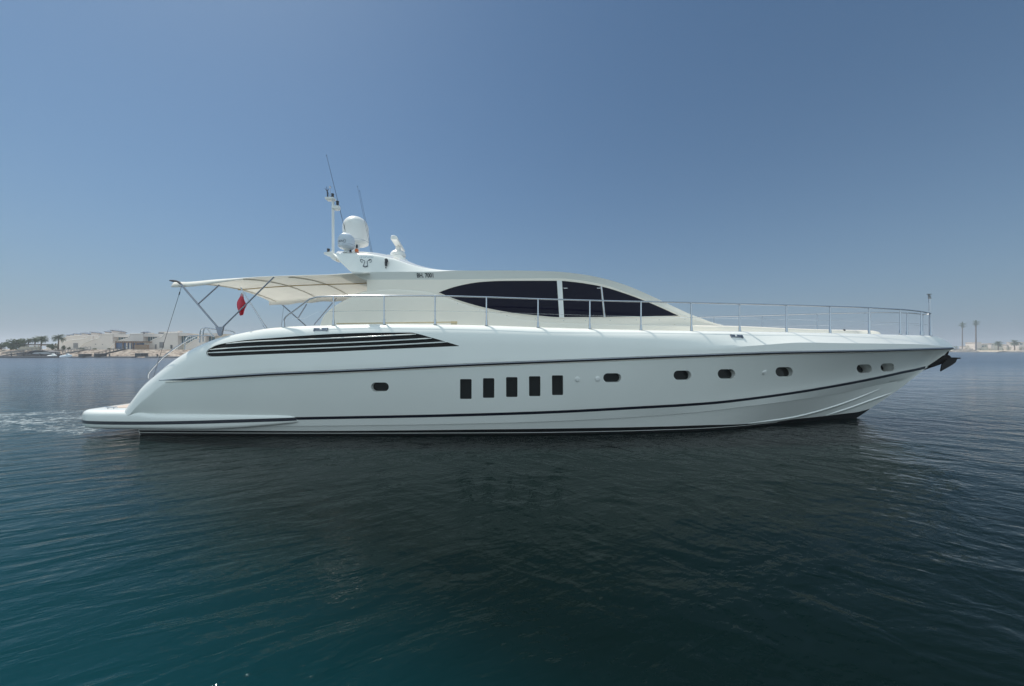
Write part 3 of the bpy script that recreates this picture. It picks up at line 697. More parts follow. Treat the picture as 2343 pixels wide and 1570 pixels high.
MB().tube([P(415.5, 655, 10.95), P(348.5, 871, 10.62)], .0055, 6).tube([P(411.5, 668, 10.93), P(409.5, 675, 10.92)], .014, 8).tube([P(349, 871, 10.60), P(347.5, 875.5, 10.60)], .022, 8).build('canopy_lanyard', M_ROPE, fr, smooth=60)
MB().tube([mir(P(415.5, 655, 10.95)), mir(P(348.5, 871, 10.62))], .0055, 6).build('canopy_lanyard', M_ROPE, fr, smooth=60)
MB().tube([P(770, 682, 15.2), P(719, 743, 15.5)], .022, 8).build('frame_strut', M_FRAME, fr, smooth=60)
# stern hand rails
def rail(name, pts, Y, r, par): 
    return MB().tube([P(x, y, Y if not isinstance(Y, tuple) else lerp(Y[0], Y[1], i / (len(pts) - 1))) for i, (x, y) in enumerate(pts)], r, 10).build(name, M_STEEL, par, smooth=60)
sr = rail('stern_handrail', [(338.5,866),(338.5,858),(341.5,851.5),(350,842),(373,817.5),(400,797),(423,782.5),(445,771),(452,768.5)], 11.15, .019, yacht)
rail('handrail_loop', [(423.2,800),(423.8,779),(426.5,772),(433,769),(450,768),(481,768.5),(491,770.5)], 11.3, .018, sr)
rail('handrail_loop', [(457,784),(457.8,762),(459.5,756),(463,752),(470,750.3),(496,754),(524,756.5),(533,758.5),(538,762.5)], 11.5, .02, sr)
rail('handrail_loop', [(464.5,782),(465,760),(466.5,754),(470,750.3),(474,752.5),(489.5,770.5)], 11.35, .018, sr)

# ------------------------------------------------------------------ things carried by the yacht
st = thing('flag_staff', 'slanting steel flag staff standing on the after deck under the canopy', 'flagstaff', P(608, 750, 10.85))
MB().tube([P(608.5, 751, 10.85), P(590, 721, 10.88), P(552, 661, 10.95)], [.025, .022, .017], 10).build('staff_pole', M_STEEL, st, smooth=60)
MB().lathe(P(552, 660, 10.95), [(.012, -.01), (.024, .0), (.024, .02), (.008, .035)], 10).build('staff_finial', M_STEEL, st, smooth=60)
MB().tube([P(610, 753, 10.85), P(604, 744, 10.86)], .034, 10).build('staff_socket', M_STEEL, st, smooth=60)
FL = [(553,668,556,671),(551,672,557,675),(550,677,557.5,680),(547.5,682,558,684),(544.5,687,559.5,688),(542.5,692,562,693),(542,698,566,696),(543,704,563,702),(544.5,709,560,708),(547,714,558.5,713),(548,719,557.5,718),(549,722.5,556,721)]
rows = []
for i in range(len(FL)):
    a = FL[i]; r = []
    for j in range(9):
        t = j / 8; x = lerp(a[0], a[2], t); y = lerp(a[1], a[3], t)
        r.append(P(x, y, 10.95 + .07 * math.sin(t * 7 + i * .35) * min(1, i / 4)))
    rows.append(r)
mb = MB().grid(rows); fm = [1 if (k // 8) < 1 or ((k // 8) == 1 and k % 2) else 0 for k in range(len(mb.f))]
flag = mb.build('flag', M_RED, None, smooth=80, mats=[M_RED, M_WCLOTH], fmat=fm)
tag(flag, 'red and white ensign drooping from the staff below the yacht canopy', 'flag')
md = flag.modifiers.new('t', 'SOLIDIFY'); md.thickness = .004
# anchor in the bow
an = thing('anchor', 'black plough anchor stowed under the bow of the yacht', 'anchor', P(2150, 836, YC))
def z4(x, y): return (2050 + x / 7.84, 660 + y / 7.84)
def plate(pl, y0, th, name, par=an, m=M_ANCH):
    o = [P(*z4(*q), YC) for q in pl]
    return MB().prism([v + Vector((0, y0 - th / 2, 0)) for v in o], (0, th, 0)).build(name, m, par)
plate([(560,1395),(720,1290),(840,1205),(905,1196),(940,1225),(950,1250),(900,1290),(760,1340),(640,1390)], 0, .16, 'anchor_crown')
for s in (-1, 1):
    o = [(635,1480),(715,1365),(760,1330),(870,1270),(960,1245),(1040,1258),(975,1325),(880,1375)]
    vs = [P(*z4(*q), YC) + Vector((0, s * (.06 + .20 * max(0, (q[1] - 1245)) / 230), 0)) for q in o]
    MB().prism(vs, (0, s * .035, 0)).build('anchor_fluke', M_ANCH, an)
MB().tube([P(*z4(900, 1190), YC), P(*z4(935, 1130), YC)], [.045, .03], 10).build('anchor_shank', M_ANCH, an, smooth=50)
MB().tube([P(*z4(945, 1250), YC), P(*z4(1148, 1253), YC)], [.03, .026], 10).build('anchor_stock', M_ANCH, an, smooth=50)
# deck brush
bY = 10.9
br = thing('deck_brush', 'long handled scrubbing brush lying along the side deck', 'brush', P(1000, 741, bY))
MB().tube([P(770, 740.5, bY), P(1034, 737.2, bY)], .017, 8).build('handle', mat('pale wood', (.62, .50, .30), .6), br, smooth=60)
a, b = P(1032, 739.5, bY), P(1046, 735.5, bY)
MB().box((a.x, bY - .04, a.z), (b.x, bY + .04, b.z)).build('brush_head', mat('pale wood', (.62, .50, .30), .6), br)
MB().box((a.x + .01, bY - .035, a.z - .05), (b.x - .01, bY + .035, a.z - .003)).build('bristle', mat('bristle', (.5, .45, .33), .9), br)
# ------------------------------------------------------------------ WATER
def water_mat():
    m = bpy.data.materials.new('sea water'); m.use_nodes = True; n = m.node_tree.nodes; L = m.node_tree.links
    b = n['Principled BSDF']; b.inputs['Roughness'].default_value = 0.045; b.inputs['IOR'].default_value = 1.333; b.inputs['Specular IOR Level'].default_value = .21
    tc = n.new('ShaderNodeNewGeometry')
    def N(t, **k):
        q = n.new(t)
        for a, v in k.items(): setattr(q, a, v)
        return q
    def mapping(scale, rot=0, loc=(0, 0, 0)):
        q = N('ShaderNodeMapping'); q.inputs['Scale'].default_value = scale; q.inputs['Rotation'].default_value = (0, 0, R(rot)); q.inputs['Location'].default_value = loc
        L.new(tc.outputs['Position'], q.inputs[0]); return q.outputs[0]
    def aniso(rot, scale):
        q = N('ShaderNodeMapping'); q.inputs['Rotation'].default_value = (0, 0, R(rot)); L.new(tc.outputs['Position'], q.inputs[0])
        p = N('ShaderNodeMapping'); p.inputs['Scale'].default_value = scale; L.new(q.outputs[0], p.inputs[0]); return p.outputs[0]
    def noise(vec, sc_, det, dist=0.0, rough=.5):
        q = N('ShaderNodeTexNoise'); q.inputs['Scale'].default_value = sc_; q.inputs['Detail'].default_value = det; q.inputs['Distortion'].default_value = dist; q.inputs['Roughness'].default_value = rough
        L.new(vec, q.inputs['Vector']); return q.outputs['Fac']
    def math_(op, a, b_=None, c=None):
        q = N('ShaderNodeMath', operation=op)
        for i, v in enumerate((a, b_, c)):
            if v is None: continue
            if isinstance(v, (int, float)): q.inputs[i].default_value = v
            else: L.new(v, q.inputs[i])
        return q.outputs[0]
    def maprange(v, a, b_, c=0.0, d=1.0):
        q = N('ShaderNodeMapRange', interpolation_type='SMOOTHSTEP')
        for i, x in enumerate((a, b_, c, d)): q.inputs[i + 1].default_value = x
        L.new(v, q.inputs[0]); return q.outputs[0]
    sep = N('ShaderNodeSeparateXYZ'); L.new(tc.outputs['Position'], sep.inputs[0]); X, Y = sep.outputs[0], sep.outputs[1]
    L.new(maprange(Y, 11.5, 40.0, .17, 1.0), b.inputs['Specular IOR Level'])
    # waves: breeze ripples on the left, smoother water on the right in the lee of the hull
    rip = noise(aniso(-24, (.42, 1.7, 1)), 1.55, 4, .5)
    med = noise(aniso(-12, (.85, 1.15, 1)), .85, 3, .7)
    med2 = noise(aniso(35, (.7, 1.3, 1)), 1.9, 2, .6)
    fine = noise(aniso(-15, (.8, 1.3, 1)), 8.5, 3, .3)
    swell = noise(mapping((.5, 1, 1), 25), .16, 1)
    wob = math_('MULTIPLY_ADD', noise(mapping((1, 1, 1)), .09, 2), 8.0, -4.0)
    breeze = maprange(math_('ADD', math_('MULTIPLY_ADD', Y, .8, X), wob), 6.0, -3.0)        # 1 on the left
    far = maprange(Y, 15.0, 40.0)
    breeze = math_('MAXIMUM', breeze, far)
    h = math_('MULTIPLY', rip, math_('MULTIPLY_ADD', breeze, .060, .020))
    h = math_('ADD', h, math_('MULTIPLY', med, math_('MULTIPLY_ADD', breeze, -.058, .092)))
    h = math_('ADD', h, math_('MULTIPLY', med2, math_('MULTIPLY_ADD', breeze, -.022, .042)))
    h = math_('ADD', h, math_('MULTIPLY', swell, .16))
    h = math_('ADD', h, math_('MULTIPLY', fine, math_('MULTIPLY_ADD', breeze, -.0035, .0125)))
    h = math_('ADD', h, math_('MULTIPLY', noise(aniso(-8, (.3, 1.4, 1)), .42, 3, .4), math_('MULTIPLY', far, .30)))
    bp = N('ShaderNodeBump'); bp.inputs['Distance'].default_value = 1.0; bp.inputs['Strength'].default_value = .8
    L.new(h, bp.inputs['Height']); L.new(bp.outputs[0], b.inputs['Normal'])
    # water colour: teal on the left, hull reflection and shade painted dark on the right
    unshaded = maprange(math_('ADD', math_('MULTIPLY_ADD', Y, 1.5, X), math_('MULTIPLY', wob, .45)), 5.5, -.5)
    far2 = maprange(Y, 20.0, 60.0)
    unshaded = math_('MAXIMUM', unshaded, far2)
    mx = N('ShaderNodeMix', data_type='RGBA'); L.new(unshaded, mx.inputs[0])
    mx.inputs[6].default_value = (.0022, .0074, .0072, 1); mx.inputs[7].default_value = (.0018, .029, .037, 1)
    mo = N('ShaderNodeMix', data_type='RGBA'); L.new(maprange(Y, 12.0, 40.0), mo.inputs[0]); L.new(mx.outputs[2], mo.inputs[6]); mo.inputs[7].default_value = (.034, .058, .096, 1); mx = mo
    # foam of the wake behind the stern
    fz = noise(aniso(-10, (.75, 1.3, 1)), 4.6, 8, .9, .72)
    fx = maprange(X, -12.4, -14.2); fy = math_('MULTIPLY', maprange(Y, 9.9, 11.3), maprange(Y, 19.0, 13.0))
    big = noise(aniso(-6, (.22, .75, 1)), 1.0, 3, .4)
    env = math_('MULTIPLY', math_('MULTIPLY', fx, fy), maprange(big, .30, .62))
    foam_glints = maprange(math_('MULTIPLY_ADD', env, .17, fz), .58, .76)
    foam_glints = math_('MULTIPLY', foam_glints, maprange(env, .02, .35))
    # sun glints on a passing wash, painted as pale streaks on the right
    wx = math_('MULTIPLY', maprange(math_('MULTIPLY_ADD', Y, -1.44, X), -.9, .5), maprange(Y, 5.2, 6.2)); wx = math_('MULTIPLY', wx, maprange(Y, 10.5, 9.0))
    ws = maprange(noise(aniso(38, (.7, 3.4, 1)), 2.2, 5, .6, .6), .60, .70)
    foam_glints = math_('MAXIMUM', foam_glints, math_('MULTIPLY', math_('MULTIPLY', wx, ws), .55))
    mf = N('ShaderNodeMix', data_type='RGBA'); L.new(math_('MULTIPLY', foam_glints, .52), mf.inputs[0]); L.new(mx.outputs[2], mf.inputs[6]); mf.inputs[7].default_value = (.55, .60, .62, 1)
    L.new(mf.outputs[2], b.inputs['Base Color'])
    L.new(math_('ADD', math_('MULTIPLY_ADD', foam_glints, .5, .04), math_('MULTIPLY', maprange(Y, 11.0, 75.0), .20)), b.inputs['Roughness'])
    return m
mb = MB()
xs_ = [-1500, -600, 0, 600, 1500]; ys_ = [-1500, -600, 0, 600, 1500]
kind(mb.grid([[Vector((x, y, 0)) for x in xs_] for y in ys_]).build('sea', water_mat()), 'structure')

# ------------------------------------------------------------------ LEFT SHORE
LY, LZ = 111.0, 2.55
def rockmat(name, c1, c2, c3, sc_):
    m = bpy.data.materials.new(name); m.use_nodes = True; n = m.node_tree.nodes; L = m.node_tree.links; b = n['Principled BSDF']; b.inputs['Roughness'].default_value = .9
    g = n.new('ShaderNodeNewGeometry'); v = n.new('ShaderNodeTexVoronoi'); v.inputs['Scale'].default_value = sc_; L.new(g.outputs['Position'], v.inputs['Vector'])
    s = n.new('ShaderNodeSeparateColor'); L.new(v.outputs['Color'], s.inputs[0])
    cr = n.new('ShaderNodeValToRGB'); e = cr.color_ramp.elements; e[0].color = (*c1, 1); e[1].color = (*c3, 1); k = e.new(.5); k.color = (*c2, 1)
    L.new(s.outputs[0], cr.inputs[0]); L.new(cr.outputs[0], b.inputs['Base Color'])
    return m
M_RIP = rockmat('pink and sand coloured rock', (.17, .125, .10), (.31, .25, .205), (.42, .36, .30), 1.5)
M_SAND = mat('dry sand', (.50, .42, .32), .95, vary=.25, vscale=.3)
M_ROCK = rockmat('grey rock', (.12, .11, .10), (.22, .20, .18), (.30, .27, .24), .8)
def slope(name, x0, x1, y0, zt, run, m, rough, nx):
    rows = []; rng = random.Random(3)
    for i in range(nx + 1):
        x = lerp(x0, x1, i / nx); r = []
        for j in range(13):
            t = j / 12; k = 0 if j in (12,) else rough
            r.append(Vector((x + rng.uniform(-k, k), y0 + run * t + rng.uniform(-k, k), -.4 + (zt + .4) * t + rng.uniform(-k, k))))
        rows.append(r)
    return kind(MB().grid(rows).build(name, m), 'structure')
slope('rock_embankment', -420, 70, LY - 1, LZ, 9.0, M_RIP, .22, 900)
kind(MB().box((-600, LY + 7.8, -2), (70, LY + 400, LZ - .02)).build('shore_ground', M_SAND), 'structure')
kind(MB().box((-620, 620, -2), (900, 900, 1.5)).build('far_shore_ground', M_SAND), 'structure')

M_VIL = mat('off white render', (.68, .62, .58), .85, vary=.10, vscale=.25)
M_VCR = mat('cream render', (.66, .60, .50), .85, vary=.08, vscale=.4)
M_VGL = mat('teal glazing', (.03, .10, .13), .06, spec=.6)
M_VBL = mat('blue glazing', (.03, .09, .22), .08, spec=.6)
M_DISC = mat('grey blue membrane', (.16, .20, .26), .8, spec=.2)
M_BRN = mat('brown timber', (.28, .19, .13), .8, vary=.2)
M_GREY = mat('weathered grey concrete', (.20, .20, .21), .8, vary=.2, vscale=1.5)
M_DGREY = mat('dark grey timber', (.045, .05, .06), .7)
YB = 800.0
def X_(px, Y): return (px - CX) * Y / F
def Z_(py, Y): return H + (HY - py) * Y / F
def rectp(name, px0, px1, y0, y1, Y, d, m, par):
    """a box with its front at depth Y, d deep"""
    return MB().box((X_(px0, Y), Y, Z_(y1, Y)), (X_(px1, Y), Y + d, Z_(y0, Y))).build(name, m, par)
def villa(label, Y, sw, b1, r1, e1, yt, win, extra=(), discs=(), yb=None):
    """sw: profile of the swooping side wall up to the roof; b1 end of the solid wall; r1 end of the recess; e1 end of the house"""
    h = thing('beach_villa', label, 'villa', (X_((sw[0][0] + e1) / 2, Y), Y, LZ - .03), 'white villas in a row along the left shore')
    base = yb or HY + (H - LZ + .05) * F / Y
    o = [Vector((X_(x, Y), Y, Z_(y, Y))) for x, y in sw] + [Vector((X_(b1, Y), Y, Z_(yt, Y))), Vector((X_(b1, Y), Y, LZ - .05)), Vector((X_(sw[0][0], Y), Y, LZ - .05))]
    MB().prism(o, (0, 11, 0)).build('side_wall', M_VIL, h)
    MB().tube([Vector((X_(x, Y), Y - .05, Z_(y, Y) + .04)) for x, y in sw] + [Vector((X_(b1, Y), Y - .05, Z_(yt, Y) + .04))], .11, 6).build('wall_coping', M_WHITE, h)
    MB().box((X_(b1, Y) + .02, Y + 1.6, LZ - .05), (X_(e1, Y), Y + 10.5, Z_(yt + 1.2, Y))).build('recessed_wall', M_VCR, h)
    MB().box((X_(b1, Y) + .02, Y + .25, Z_(yt + 7.0, Y)), (X_(e1, Y), Y + 1.58, Z_(yt + .3, Y))).build('roof_slab', M_VIL, h)
    x0, x1, y0, y1 = win
    f = rectp('window', x0, x1, y0, y1, Y + 1.45, .12, M_VGL, h)
    k = max(2, int((x1 - x0) / 5))
    for i in range(1, k):
        x = X_(lerp(x0, x1, i / k), Y + 1.4); MB().box((x - .05, Y + 1.38, Z_(y1, Y + 1.4)), (x + .05, Y + 1.44, Z_(y0, Y + 1.4))).build('window_frame', M_VIL, f)

    for nm, px0, px1, y0, y1, m, dy, d in extra: rectp(nm, px0, px1, y0, y1, Y - dy, d, m, h)
    for cx, cy, wpx in discs:
        Yd = Y + 6; rr = wpx / 2 * Yd / F; c = Vector((X_(cx, Yd), Yd, Z_(cy, Yd)))
        mb = MB(); rg = []
        for r, z in ((.02, .42), (.35, .36), (.7, .2), (1, 0), (1, -.08)):
            rg.append([c + Vector((rr * r * math.cos(R(a)), rr * r * math.sin(R(a)), z * 1.6 - .10 * rr * r * math.cos(R(a)) - .17 * rr * r * math.sin(R(a)))) for a in range(0, 360, 18)])
        mb.loft(rg).build('roof_shade', M_DISC, h, smooth=50)
        MB().box((c.x - rr * .62, c.y - rr * .5, Z_(yt + 1.2, Y) - .04), (c.x + rr * .62, c.y + rr * .5, c.z + .1)).build('roof_room', M_VIL, h)
    return h
# offsets: the enlargements used for measuring
def q6(x, y): return (160 + x / 7.8, 740 + y / 7.8)
def sw6(l): return [q6(*p) for p in l]
def w6(x0, x1, y0, y1): a = q6(x0, y0); b = q6(x1, y1); return (a[0], b[0], a[1], b[1])
villa('white villa half hidden behind the yacht stern rails', 123, sw6([(2040,440),(2130,350),(2230,290),(2330,262),(2345,200)]), 470, 476, 492, q6(0,172)[1], (477, 491, 769.5, 783))
villa('white villa with swooping side wall, square shutter and two wall doors', 124, sw6([(1335,455),(1365,420),(1410,350),(1480,295),(1560,262),(1652,240),(1668,205),(1690,175)]), q6(1925,0)[0], q6(1985,0)[0], q6(2050,0)[0] + 3, q6(0,170)[1], w6(1988, 2270, 228, 345),
      [('shutter', *w6(1597,1675,335,435), M_GREY, .06, .2), ('door', *w6(1515,1545,375,455), M_GREY, .05, .2), ('door', *w6(1792,1828,385,455), M_DGREY, .05, .2), ('roof_box', *w6(1578,1680,165,182), M_DGREY, -3, 1.5), ('roof_box', *w6(1585,1715,148,166), M_VIL, -3.02, 2), ('roof_tank', *w6(1925,1955,132,166), M_VIL, -3, 1.2), ('roof_unit', *w6(1805,1900,148,168), M_VIL, -4, 1.5)])
villa('white villa behind the blue glazed pergola', 126, sw6([(700,450),(760,380),(880,310),(960,285),(1045,262),(1065,215),(1072,186)]), q6(1305,0)[0], q6(1390,0)[0], q6(1690,0)[0], q6(0,184)[1], w6(1393, 1640, 235, 345),
      [('roof_unit', *w6(1262,1290,164,184), M_DGREY, -3, 1), ('roof_unit', *w6(1400,1460,170,184), M_VIL, -3, 1)], [(q6(1385,172)[0], q6(1385,168)[1], 16)])
villa('white villa with a long swooping wall left of the blue pergola', 128, sw6([(160,440),(205,395),(290,340),(400,295),(522,265),(545,225),(582,192)]), q6(760,0)[0], q6(862,0)[0], q6(1050,0)[0], q6(0,192)[1], w6(866, 1045, 242, 308),
      [('wall_vent', *w6(445,465,365,380), M_GREY, .05, .1), ('wall_vent', *w6(570,588,368,382), M_GREY, .05, .1)], [(q6(870,150)[0], q6(0,142)[1], 27), (q6(705,160)[0], q6(0,160)[1], 17)])
villa('white villa with one square grey shutter near the tall palm', 134, sw6([(-155,440),(-150,345),(-60,315),(60,296),(180,285),(300,262),(315,225)]), q6(405,0)[0], q6(415,0)[0], q6(560,0)[0], q6(0,222)[1], w6(418, 520, 250, 285),
      [('shutter', *w6(60,140,352,438), M_GREY, .06, .2)], [(q6(505,170)[0], q6(0,175)[1], 26), (q6(310,180)[0], q6(0,188)[1], 21)])
villa('pale villa under two round roof shades farther up the row', 150, sw6([(-260,440),(-200,330),(-120,262),(-40,240),(60,225)]), q6(250,0)[0], q6(260,0)[0], q6(300,0)[0], q6(0,215)[1], w6(262, 292, 240, 260), (), [(q6(160,190)[0], q6(0,197)[1], 17), (q6(62,205)[0], q6(0,212)[1], 12)])
villa('small pale villa at the far left end of the row', 175, sw6([(-420,450),(-400,395),(-330,395)]), q6(-180,0)[0], q6(-170,0)[0], q6(-120,0)[0], q6(0,360)[1], w6(-165, -130, 375, 395), (), [(q6(-20,215)[0], q6(0,218)[1], 9)])
# glazed pergola on the terrace
pg = thing('pergola', 'blue glazed garden room with a slatted pergola roof on the shore terrace', 'pergola', (X_(293, 121.5), 121.5, LZ))
a = q6(800, 318); b = q6(1280, 458)
rectp('glazing', *w6(815,1165,345,457), 121.6, 3, M_VBL, pg)
for x in (800, 935, 1000, 1060, 1112, 1165): rectp('post', *w6(x, x + (22 if x in (1000, 1060) else 10), 340, 457), 121.3, .25, M_VIL if x in (1000, 1060) else M_BRN, pg)
for i in range(13): rectp('roof_slat', *w6(800 + i * 38, 815 + i * 38, 318, 340), 120.4, 4.2, M_BRN, pg)
rectp('roof_beam', *w6(798,1285,338,346), 120.9, .3, M_BRN, pg)
tag(rectp('garden_wall', *w6(1150,1385,382,462), 121.0, .5, M_BRN, None), 'low brown garden wall right of the blue pergola', 'wall')
# ------------------------------------------------------------------ vegetation
M_PALM = mat('palm fronds', (.075, .130, .060), .6, trans=.2, vary=.45, vscale=1.2)
M_LEAF = mat('bush leaves', (.095, .140, .065), .7, trans=.2, vary=.5, vscale=.9)
M_TRUNK = mat('palm trunk', (.16, .115, .08), .9, vary=.3, vscale=3)
def palm_meshes(h, r, nf, seed, droop=.72, tr=.17):
    rng = random.Random(seed); t = MB().tube([(0, 0, 0), (.05, 0, h * .4), (.12, .05, h * .8), (.12, .05, h)], [tr * 1.4, tr, tr * .9, tr * 1.1], 8); c = MB()
    for i in range(nf):
        az = rng.uniform(0, 2 * math.pi); el = rng.uniform(-25, 80); L_ = r * rng.uniform(.8, 1.1)
        d = Vector((math.cos(az), math.sin(az), 0)); p = Vector((.12, .05, h)); e = R(el); pts = [p.copy()]
        for k in range(7):
            p = p + (d * math.cos(e) + Vector((0, 0, math.sin(e)))) * L_ / 7; e -= R(17 * droop); pts.append(p.copy())
        side = Vector((-d.y, d.x, 0))
        for k in range(1, 8):
            wd = r * .20 * math.sin(math.pi * (k / 8.5)) + .05
            for s in (-1, 1):
                for o_ in (0, .5):
                    a = lerp(pts[k-1], pts[k], o_); b = lerp(pts[k-1], pts[k], o_ + .32)
                    tip = (a + b) / 2 + side * s * wd + (pts[k] - pts[k-1]) * .7 + Vector((0, 0, -.25 * wd))
                    c.add([a, b, tip], [(0, 1, 2)])
        c.tube(pts, [.03] * 7 + [.01], 4)
    return t, c
def palm(px, ybase, ytop, Y, label, seed, spread=1.0, nf=46, group=None, tr=.17, name='palm_tree', zb=None, cat='palm'):
    zb = LZ if zb is None else zb; h = (Z_(ytop, Y) - zb) * .80
    o = thing(name, label, cat, (X_(px, Y), Y, zb - .05), group)
    t, c = palm_meshes(h, h * .50 * spread, int(nf * 1.4), seed, tr=tr)
    org = Vector(o.location)
    for m_, nm, ma in ((t, 'trunk', M_TRUNK), (c, 'crown', M_PALM)):
        m_.v = [v + org for v in m_.v]; m_.build(nm, ma, o)
    return o
def q5(x, y): return (x / 13.76, 760 + y / 13.76)
palm(q5(1830,0)[0], 799, q5(0,85)[1], 119.5, 'tallest palm in front of the grey shutter villa, left of the villas', 11, .95)
palm(q5(1290,0)[0], 799, q5(0,125)[1], 118, 'round dense palm behind the moored dark motor boat', 12, 1.0, 60)
palm(q5(1090,0)[0], 799, q5(0,140)[1], 121, 'palm just left of the dense round palm', 13, .8, 40)
palm(q5(880,0)[0], 799, q5(0,195)[1], 120, 'short palm beside the flat white canopy', 14, .9, 40)
def bush(px, ybase, ytop, wpx, Y, label, seed, name='bush_tree', n=900, zb=None, m=None, cat='tree'):
    rng = random.Random(seed); zb = LZ if zb is None else zb; X = X_(px, Y); hgt = Z_(ytop, Y) - zb; wd = wpx * Y / F
    o = thing(name, label, cat, (X, Y, zb - .05))
    t = MB()
    for k in range(3): t.tube([(X + .15 * k, Y, zb - .05), (X + rng.uniform(-.2, .2) * wd, Y + rng.uniform(-1, 1), zb + hgt * .6)], [.13, .05], 6)
    t.build('trunk', M_TRUNK, o)
    cl = [(rng.uniform(-.36, .36), rng.uniform(-.36, .36), rng.uniform(.14, .8), rng.uniform(.17, .28)) for _ in range(18)]
    c = MB()
    for _ in range(n):
        a, b, z, r = rng.choice(cl)
        d = Vector((rng.gauss(0, 1), rng.gauss(0, 1), rng.gauss(0, 1))).normalized() * r * rng.uniform(.55, 1.0)
        p = Vector((X + (a + d.x) * wd, Y + (b + d.y) * wd, zb + max(.02, min(1, z + d.z)) * hgt)); s = rng.uniform(.10, .24) * (hgt / 3.5) ** .4
        u = Vector((rng.gauss(0, 1), rng.gauss(0, 1), rng.gauss(0, 1))).normalized(); v = u.orthogonal().normalized()
        c.add([p + u * s, p + v * s * .8, p - u * s, p - v * s * .8], [(0, 1, 2, 3)])
    c.build('crown', m or M_LEAF, o); return o
bush(q5(330,0)[0], 800, q5(0,215)[1], 22, 117, 'broad olive bush tree left of the palms', 21)
bush(q5(600,0)[0], 800, q5(0,190)[1], 20, 118, 'taller green bush tree touching the short palm', 22)
bush(q5(30,0)[0], 800, q5(0,320)[1], 12, 118, 'small dark bush tree at the left edge of the shore', 23, n=500)
bush(q5(1640,0)[0], 801, q5(0,330)[1], 13, 117.5, 'pale shrub at the foot of the tallest palm', 24, n=500, name='shrub', cat='shrub')
bush(q5(2000,0)[0], 801, q5(0,400)[1], 6, 119, 'dark rounded shrub against the villa wall', 25, n=300, name='shrub', cat='shrub')
bush(q5(2170,0)[0], 801, q5(0,470)[1], 4, 119, 'smallest shrub against the villa wall', 26, n=200, name='shrub', cat='shrub')
bush(q6(440,0)[0], 801, q6(0,445)[1], 7, 120, 'low green shrub under the long swooping wall', 27, n=250, name='shrub', cat='shrub')
bush(q6(715,0)[0], 801, q6(0,440)[1], 7, 120, 'dark low shrub beside the gangway head', 28, n=250, name='shrub', cat='shrub')
bush(q6(200,0)[0], 801, q6(0,432)[1], 12, 120.5, 'straggling low shrub at the foot of the swoop', 29, n=300, name='shrub', cat='shrub')
# flat canopy + pale garden wall
cn = thing('flat_canopy', 'flat white canopy with dark edges among the palms', 'canopy', (X_(70, 120), 120, LZ))
rectp('canopy_roof', *[q5(735,375)[0], q5(1215,0)[0], q5(0,398)[1], q5(0,428)[1]], 119, 3, M_VIL, cn)
rectp('canopy_edge', q5(735,0)[0], q5(1215,0)[0], q5(0,372)[1], q5(0,396)[1], 118.9, 3.1, M_DGREY, cn)
for x in (750, 1190): rectp('post', q5(x,0)[0], q5(x+14,0)[0], q5(0,430)[1], 800.2, 119.2, .2, M_VIL, cn)
o = [Vector((X_(x, 116.5), 116.5, Z_(y, 116.5))) for x, y in (q5(535,575), q5(650,455), q5(1210,450), q5(1210,580))]
tag(MB().prism(o, (0, .4, 0)).build('garden_wall', mat('sand render', (.44, .40, .32), .9, vary=.15)), 'pale sloping garden wall under the palms', 'wall')
# ------------------------------------------------------------------ jetties, gangways, boats
def jetty(label, px0, px1, Y, w_, z, m, piles, nm='floating_jetty'):
    o = thing(nm, label, 'jetty', (X_((px0 + px1) / 2, Y), Y, 0))
    MB().box((X_(px0, Y), Y, z - .18), (X_(px1, Y), Y + w_, z)).build('deck', M_GREY, o)
    MB().box((X_(px0, Y) + .05, Y + .08, -.3), (X_(px1, Y) - .05, Y + w_ - .08, z - .18)).build('float', m, o)
    for p_ in piles: MB().tube([(X_(p_, Y), Y + w_ * .5, -1), (X_(p_, Y), Y + w_ * .5, z + .75)], .16, 8).build('pile', M_DGREY, o)
jetty('long dark floating jetty holding the moored motor boat', -60, q5(1700,0)[0], 106.5, 2.6, .55, M_DGREY, (12, 40, 78, 120))
jetty('pale floating jetty right of the jet skis', q6(-60,0)[0], q6(1080,0)[0], 107.5, 2.0, .38, M_GREY, (q6(150,0)[0], q6(640,0)[0]))
jetty('short pale floating jetty nearest the yacht stern', q6(1340,0)[0], q6(2100,0)[0], 107.5, 2.0, .38, M_GREY, (q6(1500,0)[0],))
def gangway(label, a, b, Y, m):
    o = thing('gangway', label, 'gangway', (X_(a[0], Y), Y, 0))
    p, q = Vector((X_(a[0], Y), Y, Z_(a[1], Y))), Vector((X_(b[0], Y), Y + 2, Z_(b[1], Y)))
    for s in (0, 1.2):
        v = Vector((0, s, 0)); mb = MB().tube([p + v, q + v], .07, 6).tube([p + v + Vector((0, 0, .9)), q + v + Vector((0, 0, .9))], .06, 6)
        for i in range(9): c = lerp(p, q, i / 8) + v; mb.tube([c, c + Vector((0, 0, .9))], .045, 6)
        mb.build('rail', m, o)
    MB().prism([p, p + Vector((0, 1.2, 0)), p + Vector((0, 1.2, -.15)), p + Vector((0, 0, -.15))], q - p).build('ramp', m, o)
gangway('dark gangway sloping from the blue pergola terrace down to the water', q6(440,575), q6(840,455), 108.4, M_DGREY)
gangway('grey gangway sloping down to the long dark jetty', q5(60,735), q5(860,575), 109.6, M_GREY)
gangway('faded grey gangway between the jet skis and the swooping wall', q6(-130,535), q6(150,465), 109.8, M_GREY)
def crate(label, x0, x1, y0, y1):
    o = thing('mooring_block', label, 'pontoon box', (X_(q6((x0+x1)/2,0)[0], 107.2), 107.2, 0))
    a = w6(x0, x1, y0, y1); rectp('body', *a, 107.0, 2.2, M_DGREY, o); rectp('lid', a[0] - .4, a[1] + .4, a[2] - 1.0, a[2], 106.9, 2.4, M_GREY, o)
crate('dark pontoon box on the pale jetty left of the gangway foot', 150, 235, 552, 600)
